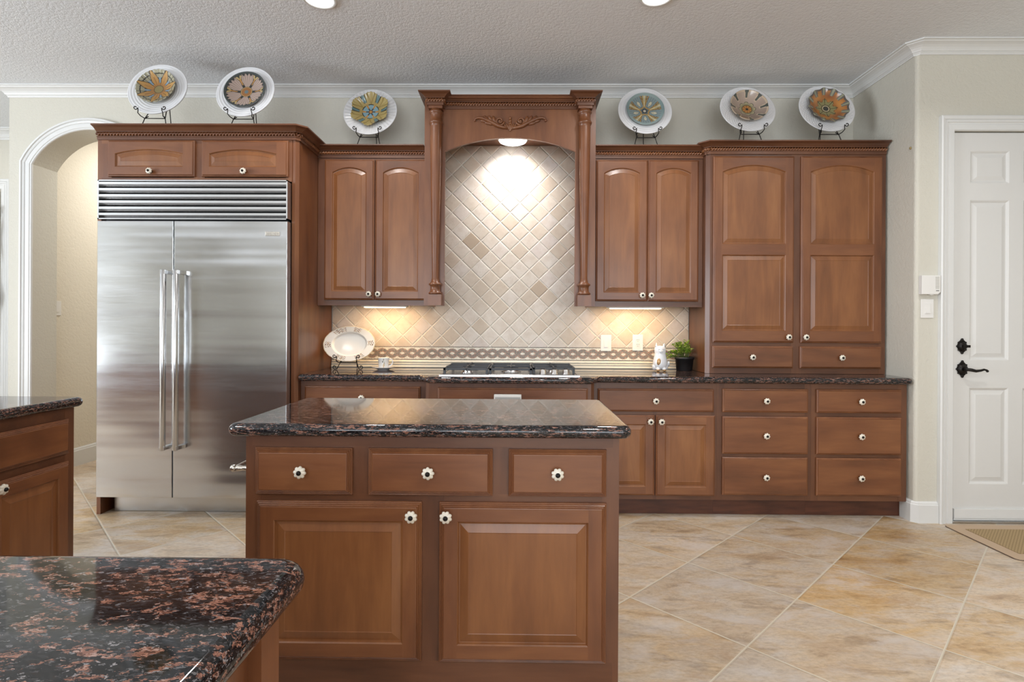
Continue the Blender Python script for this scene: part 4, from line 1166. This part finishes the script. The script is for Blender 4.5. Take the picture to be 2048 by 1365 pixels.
def easel_mesh(hw=.066, zb=.080, lean=.30, top=.26, feet=False):
    """wire stand, origin on the shelf; plate rests on the hooks"""
    m1 = MB(); r = .0030
    for s_ in (-1, 1):
        # front leg, hook and front scroll
        pts = [(s_ * (hw + .020), -.035, .003), (s_ * hw, -.018, zb)]
        m1.tube(pts + [(s_ * (hw - .014), -.004, zb + .018)], r, 8)
        m1.tube([(s_ * hw, -.018, zb), (s_ * (hw + .006), -.050, zb + .004), (s_ * (hw + .014), -.066, zb + .018), (s_ * (hw + .010), -.070, zb + .036)] + scroll(s_ * (hw + .025), -.072, zb + .050, .015, -s_, .3, -1.05)[1:], r, 8)
        # upright going up behind the plate
        m1.tube([(s_ * hw, -.018, zb), (s_ * hw * .6, lean * .35 * .5, zb + top * .5), (s_ * .012, lean * .35, zb + top)], r, 8)
        if feet: m1.tube([(s_ * (hw + .018), -.034, .006)] + scroll(s_ * (hw + .018 + .016), -.036, .019, .016, -s_, -pi * .3, -1.0), r, 8)
    m1.tube([(-hw, -.018, zb), (hw, -.018, zb)], r, 8)
    m1.tube([(0.010, .34 * lean, zb + top * .9), (.018, .135, .003)], r, 8)
    return m1
EASEL = mesh_of('plate_easel', easel_mesh(), [IRON])
PLATES = [
    # x, y, spin, charger style, colour function, bowl depth, radius, rim, words
    (-2.378, -.600, 0.02, 'rings', c1, .040, .123, lambda a: 1 + .035 * abs(cos(a * 14)), 'gold petal flower', 'first of two over the refrigerator'),
    (-1.802, -.590, -.01, 'rings', c2, .030, .136, None, 'dark round bowl with mauve leaves', 'second over the refrigerator'),
    (-1.072, -.250, 0.0, 'ribs', c3, .042, .132, lambda a: 1 + .07 * cos(6 * (a - pi / 2)) + .02 * cos(36 * a), 'olive leaf bowl with a blue flower centre', 'left of the hood'),
    (.897, -.250, 0.0, 'rings', c4, .030, .134, None, 'round teal bowl with yellow rays', 'right of the hood'),
    (1.602, -.320, 0.0, 'lattice', c5, .048, .128, lambda a: 1 + .03 * abs(cos(a * 4 + pi / 2)), 'taupe notched bowl with an olive rosette', 'left of two over the tall cabinet'),
    (2.150, -.320, 0.0, 'lattice', c6, .046, .138, lambda a: 1 + .035 * cos(12 * (a - .1)), 'orange brown scalloped bowl with a green rosette', 'nearest the right wall'),
]
LEANS = [radians(q) for q in (16, 16, 17, 17, 20, 18)]; ADD = (.094, .082, .085, .093, .086, .086); SHELF = 2.4955
places = ['left end over the refrigerator', 'right end over the refrigerator', 'wall cabinet left of the hood', 'wall cabinet right of the hood', 'left half of the tall pantry cabinet', 'right half of the tall pantry cabinet']
chl = ['white charger plate behind the gold petal bowl over the refrigerator', 'white charger plate behind the dark mauve-leaf bowl over the refrigerator', 'white ribbed charger plate behind the olive leaf bowl left of the hood', 'white charger plate behind the round teal bowl right of the hood', 'white charger plate behind the taupe notched bowl on the tall cabinet', 'white charger plate behind the orange brown bowl on the tall cabinet']
bwl = ['gold petalled flower bowl with blue slots, on the cabinet over the refrigerator', 'dark round bowl with mauve leaves and ochre centre, over the refrigerator', 'olive leaf shaped bowl with blue flower centre, left of the hood', 'round teal bowl with yellow rays and white drops, right of the hood', 'taupe bowl with dark notches and olive rosette, on the tall cabinet', 'orange brown scalloped bowl with green leaf rosette, nearest the right wall']
esl = ['black wire easel under the gold petal bowl over the refrigerator', 'black wire easel under the dark mauve-leaf bowl over the refrigerator', 'black wire easel under the olive leaf bowl left of the hood', 'black wire easel under the round teal bowl right of the hood', 'black wire easel under the taupe notched bowl on the tall cabinet', 'black wire easel under the orange brown bowl on the tall cabinet']
for i, (px, py, spin, style, cf, dep, R, rim, _, _) in enumerate(PLATES):
    st = bpy.data.objects.new('plate_easel', EASEL); st.location = (px, py, SHELF); st.rotation_euler = (0, 0, spin); COL.objects.link(st)
    tag(st, esl[i], 'plate stand', 'wire plate easels on the cabinets')
    # charger bottom edge rests on the bar of the easel
    LEAN = LEANS[i]; zc = SHELF + ADD[i] + .192 * cos(LEAN); yc = py - .030 + .192 * sin(LEAN)
    co = bpy.data.objects.new('charger_plate', CH[style]); co.location = (px, yc, zc); co.rotation_euler = (-LEAN, 0, spin); COL.objects.link(co)
    tag(co, chl[i], 'plate', 'white charger plates on the cabinets')
    mbp, cols = poly_plate(bowl(dep), cf, rim, R=R)
    cols = [lerp(c, (sum(c) / 3,) * 3, .12) for c in cols]; cols = [tuple(q * .86 for q in c) for c in cols]
    me = mesh_of('bowl', mbp, [GLAZE], (0, 0, 0), cols)
    off = Matrix.Rotation(-LEAN, 3, 'X') @ Vector((0, -.0062 - .004, .006))
    bo = bpy.data.objects.new('decorative_bowl', me); bo.location = (px + off.x, yc + off.y, zc + off.z); bo.rotation_euler = (-LEAN, 0, spin); COL.objects.link(bo)
    tag(bo, bwl[i], 'bowl', 'glazed bowls displayed on the chargers')

# ------------------------------------------------------------------ oval platter, cup, cat, plant
CT = .9142
pe = MB(); pe = easel_mesh(.060, .050, .26, .20, True)
po = single('plate_easel', pe, [IRON], 'black wire easel with scroll feet holding the oval platter on the counter', 'plate stand'); po.location = (-1.215, -.235, CT)
def cpl(t, a):
    base_ = sg(232, 226, 216)
    if .70 < t < .96:
        for k, (ang, wid) in enumerate(((.05, .16), (1.22, .17), (2.08, .30), (3.2, .18), (4.35, .24), (5.25, .22))):
            d = (a - ang + pi) % (2 * pi) - pi
            if abs(d) < wid:
                h = .55 * sin(a * 31 + 4 * sin(t * 37 + k)) + .55 * sin(t * 74 + 3 * sin(a * 23 + k)) + .2 * sin(a * 97 + t * 50)
                if h > .25 and abs(t - .83) < .11: return sg(150, 112, 78) if h < .62 else sg(96, 80, 64)
                if h > .05 and abs(t - .83) < .11: return sg(206, 172, 132)
    if t > .975: return sg(214, 196, 164)
    return base_
pprof = lambda t: (-.004 if t < .62 else (-.004 + .016 * (t - .62) / .06 if t < .68 else .012 + .006 * (t - .68) / .32))
mbp, cols = poly_plate(pprof, cpl, lambda a: 1 + .010 * abs(cos(a * 9)), nr=60, na=240, R=.186, ex=1.0, ez=.70)
me = mesh_of('platter', mbp, [CHINA], (0, 0, 0), cols)
LP = radians(17); hz = .186 * .70
o = bpy.data.objects.new('oval_platter', me); o.location = (-1.215, -.235 - .030 + hz * sin(LP), CT + .056 + hz * cos(LP)); o.rotation_euler = (-LP, 0, 0); COL.objects.link(o)
tag(o, 'white oval serving platter with brown flower border on the counter', 'platter')

def csau(t, a): return sg(206, 184, 130) if t > .96 else sg(230, 228, 224)
sa = MB(); sa.lathe([(.040, 0), (.042, .004), (.060, .010), (.081, .018), (.082, .020), (.060, .013), (.038, .006), (.002, .005)], seg=40)
SXc, SYc = -.968, -.235
single('saucer', sa, [CERW], 'white saucer under the small mug on the back counter', 'saucer', loc=(0, 0, 0)).location = (SXc, SYc, CT)
cu = thing('mug', 'small white mug with painted plant motif standing on a saucer', 'mug', (SXc, SYc, CT + .0065))
def ccup(z, a):
    d = (a - 4.95 + pi) % (2 * pi) - pi; u = d * 3
    if abs(u - (.35 + (.055 - z) * 13)) < .10 and .012 < z < .055: return sg(120, 112, 84)
    if hypot(u + .02, (z - .066) * 40) < .32: return sg(160, 158, 140)
    if hypot((u + .45), (z - .052) * 45) < .36: return sg(128, 130, 120)
    if hypot(u - .05, (z - .025) * 26) < .42: return sg(190, 168, 136)
    if hypot(u - .3, (z - .036) * 26) < .35: return sg(206, 204, 190)
    return sg(222, 222, 220)
mb = MB(); cols = []; rows = []
for z, r in [(.000, .028), (.002, .034)] + [(.004 + .074 * i / 30, .035 + .004 * (i / 30)) for i in range(31)] + [(.079, .0385), (.077, .0365), (.010, .033), (.008, .002)]:
    row = []
    for i in range(96):
        a = 2 * pi * i / 96; row.append((r * cos(a), r * sin(a), z)); cols.append(ccup(z, a) if r > .0345 else sg(226, 224, 220))
    rows.append(row)
mb.loops(rows, 0, True, True, True, True)
part('cup', mb, [GLAZE], cu, local=True, colors=cols)
mb = MB(); mb.tube([(.036, 0, .066), (.050, 0, .070), (.064, 0, .062), (.066, 0, .045), (.058, 0, .028), (.040, 0, .016), (.034, 0, .013)], .0048, 10); part('handle', mb, [CERW], cu, local=True)

ct = thing('cat_figurine', 'white ceramic cat figurine with gold belly spot beside the potted plant', 'figurine', (1.022, -.21, CT))
mb = MB()
bodyp = [(.006, .010), (.038, .016), (.048, .030), (.051, .050), (.049, .075), (.044, .100), (.040, .115), (.039, .125), (.0405, .140), (.041, .155), (.038, .168), (.030, .177), (.014, .182), (.002, .183)]
mb.lathe(bodyp, seg=36, sx=1.0, sy=.85)
for s_ in (-1, 1):
    L = []
    for t in (0, .4, .75, 1.0):
        w = .013 * (1 - t) + .001; L.append([(s_ * (.026 + .002 * t) - w, -.005, .172 + .030 * t), (s_ * (.026 + .002 * t), -.013 + .006 * t, .172 + .030 * t), (s_ * (.026 + .002 * t) + w, -.005, .172 + .030 * t), (s_ * (.026 + .002 * t), .006 - .004 * t, .172 + .030 * t)])
    mb.loops(L, 0, True, True, True, True)
    mb.ball((s_ * .022, -.026, .016), .016, 0, 1, 1.2, .9)
    mb.ball((s_ * .040, .004, .030), .024, 0, .7, 1.1, 1.1)
mb.ball((0, -.036, .142), .011, 0, 1.2, .6, .8)
mb.tube([(.03, .035, .03), (.056, .026, .034), (.062, .004, .05), (.060, -.002, .07)], [.012, .011, .010, .007], 10)
part('body', mb, [CERW], ct, local=True)
mb = MB(); mb.ball((-.014, -.0345, .066), .024, 0, .78, .36, 1.15, 18, 10); part('belly_spot', mb, [GOLD], ct, local=True)
for s_ in (-1, 1):
    mb = MB(); mb.ball((s_ * .022, -.034, .009), .0135, 0, 1, 1.1, .66); part('paw', mb, [GOLD], ct, local=True)
mb = MB()
for s_ in (-1, 1): mb.tube([(s_ * .008, -.0345, .158), (s_ * .014, -.0350, .1555), (s_ * .020, -.0325, .158)], .0012, 6)
mb.ball((0, -.0425, .146), .0028)
part('face', mb, [plain('grey_glaze', srgb(120, 112, 104), .4)], ct, local=True)

pp = thing('potted_plant', 'small bright green leafy plant in a black pot on the counter', 'potted plant', (1.212, -.155, CT))
mb = MB(); mb.lathe([(.002, 0), (.054, 0), (.056, .003), (.064, .082), (.069, .083), (.070, .100), (.066, .101), (.063, .086), (.002, .085)], seg=36); part('pot', mb, [POTM], pp, local=True)
mb = MB(); mb.lathe([(.060, .0852), (.050, .090), (.002, .092)], seg=20); part('soil', mb, [plain('dark_soil', srgb(44, 34, 26), .9, var=.3)], pp, local=True)
mb = MB(); ms = MB(); rnd = random.Random(3)
def leaf(p, d, l, w, roll_):
    d = Vector(d).normalized(); s_ = d.cross(Vector((0, 0, 1))); s_ = s_.normalized() if s_.length > .01 else Vector((1, 0, 0)); n_ = s_.cross(d)
    s2 = s_ * cos(roll_) + n_ * sin(roll_); n2 = n_ * cos(roll_) - s_ * sin(roll_); p = Vector(p)
    vs = [p, p + d * l * .35 + s2 * w, p + d * l * .35 - n2 * w * .3, p + d * l * .35 - s2 * w, p + d * l * .75 + s2 * w * .75 - n2 * l * .05, p + d * l * .75 - n2 * (l * .05 + w * .25), p + d * l * .75 - s2 * w * .75 - n2 * l * .05, p + d * l - n2 * l * .14]
    mb.add(vs, [(0, 1, 2), (0, 2, 3), (1, 4, 5, 2), (2, 5, 6, 3), (4, 7, 5), (5, 7, 6)], 0, True)
for k in range(60):
    a = rnd.uniform(0, 2 * pi); sp = rnd.uniform(.02, .095); h = rnd.uniform(.05, .14) * (1.15 - sp * 4)
    if k < 9: a = pi + rnd.uniform(-.5, .35); sp = rnd.uniform(.08, .21); h = rnd.uniform(-.02, .05)
    bx, by = .03 * cos(a) * rnd.random(), .03 * sin(a) * rnd.random()
    top = Vector((cos(a) * sp, sin(a) * sp * .8, .09 + h)); b0 = Vector((bx, by, .088)); mid = (b0 + top) / 2 + Vector((0, 0, .02))
    top.x = min(top.x, .058); mid.x = min(mid.x, .058); ms.tube([b0, mid, top], .0012, 5)
    for j in range(7):
        t = .35 + .65 * j / 6; q = b0.lerp(top, t) + Vector((0, 0, .02 * sin(pi * t))); an = a + j * 2.4
        q.x = min(q.x, .052); leaf(q, (cos(an) if q.x < .04 else -abs(cos(an)), sin(an), rnd.uniform(.1, .7)), rnd.uniform(.016, .026), rnd.uniform(.006, .010), rnd.uniform(-.5, .5))
part('foliage', mb, [LEAF], pp, local=True); part('stems', ms, [plain('stem_green', srgb(104, 122, 54), .6)], pp, local=True)

# small tan peg on the wall above the counter end
mb = MB(); mb.ball((2.516, -.612, 2.392), .009, 0, .6, 1, 1); single('wall_peg', mb, [plain('tan_peg', srgb(150, 132, 90), .6)], 'tiny tan peg on the right wall above the counter end', 'peg')
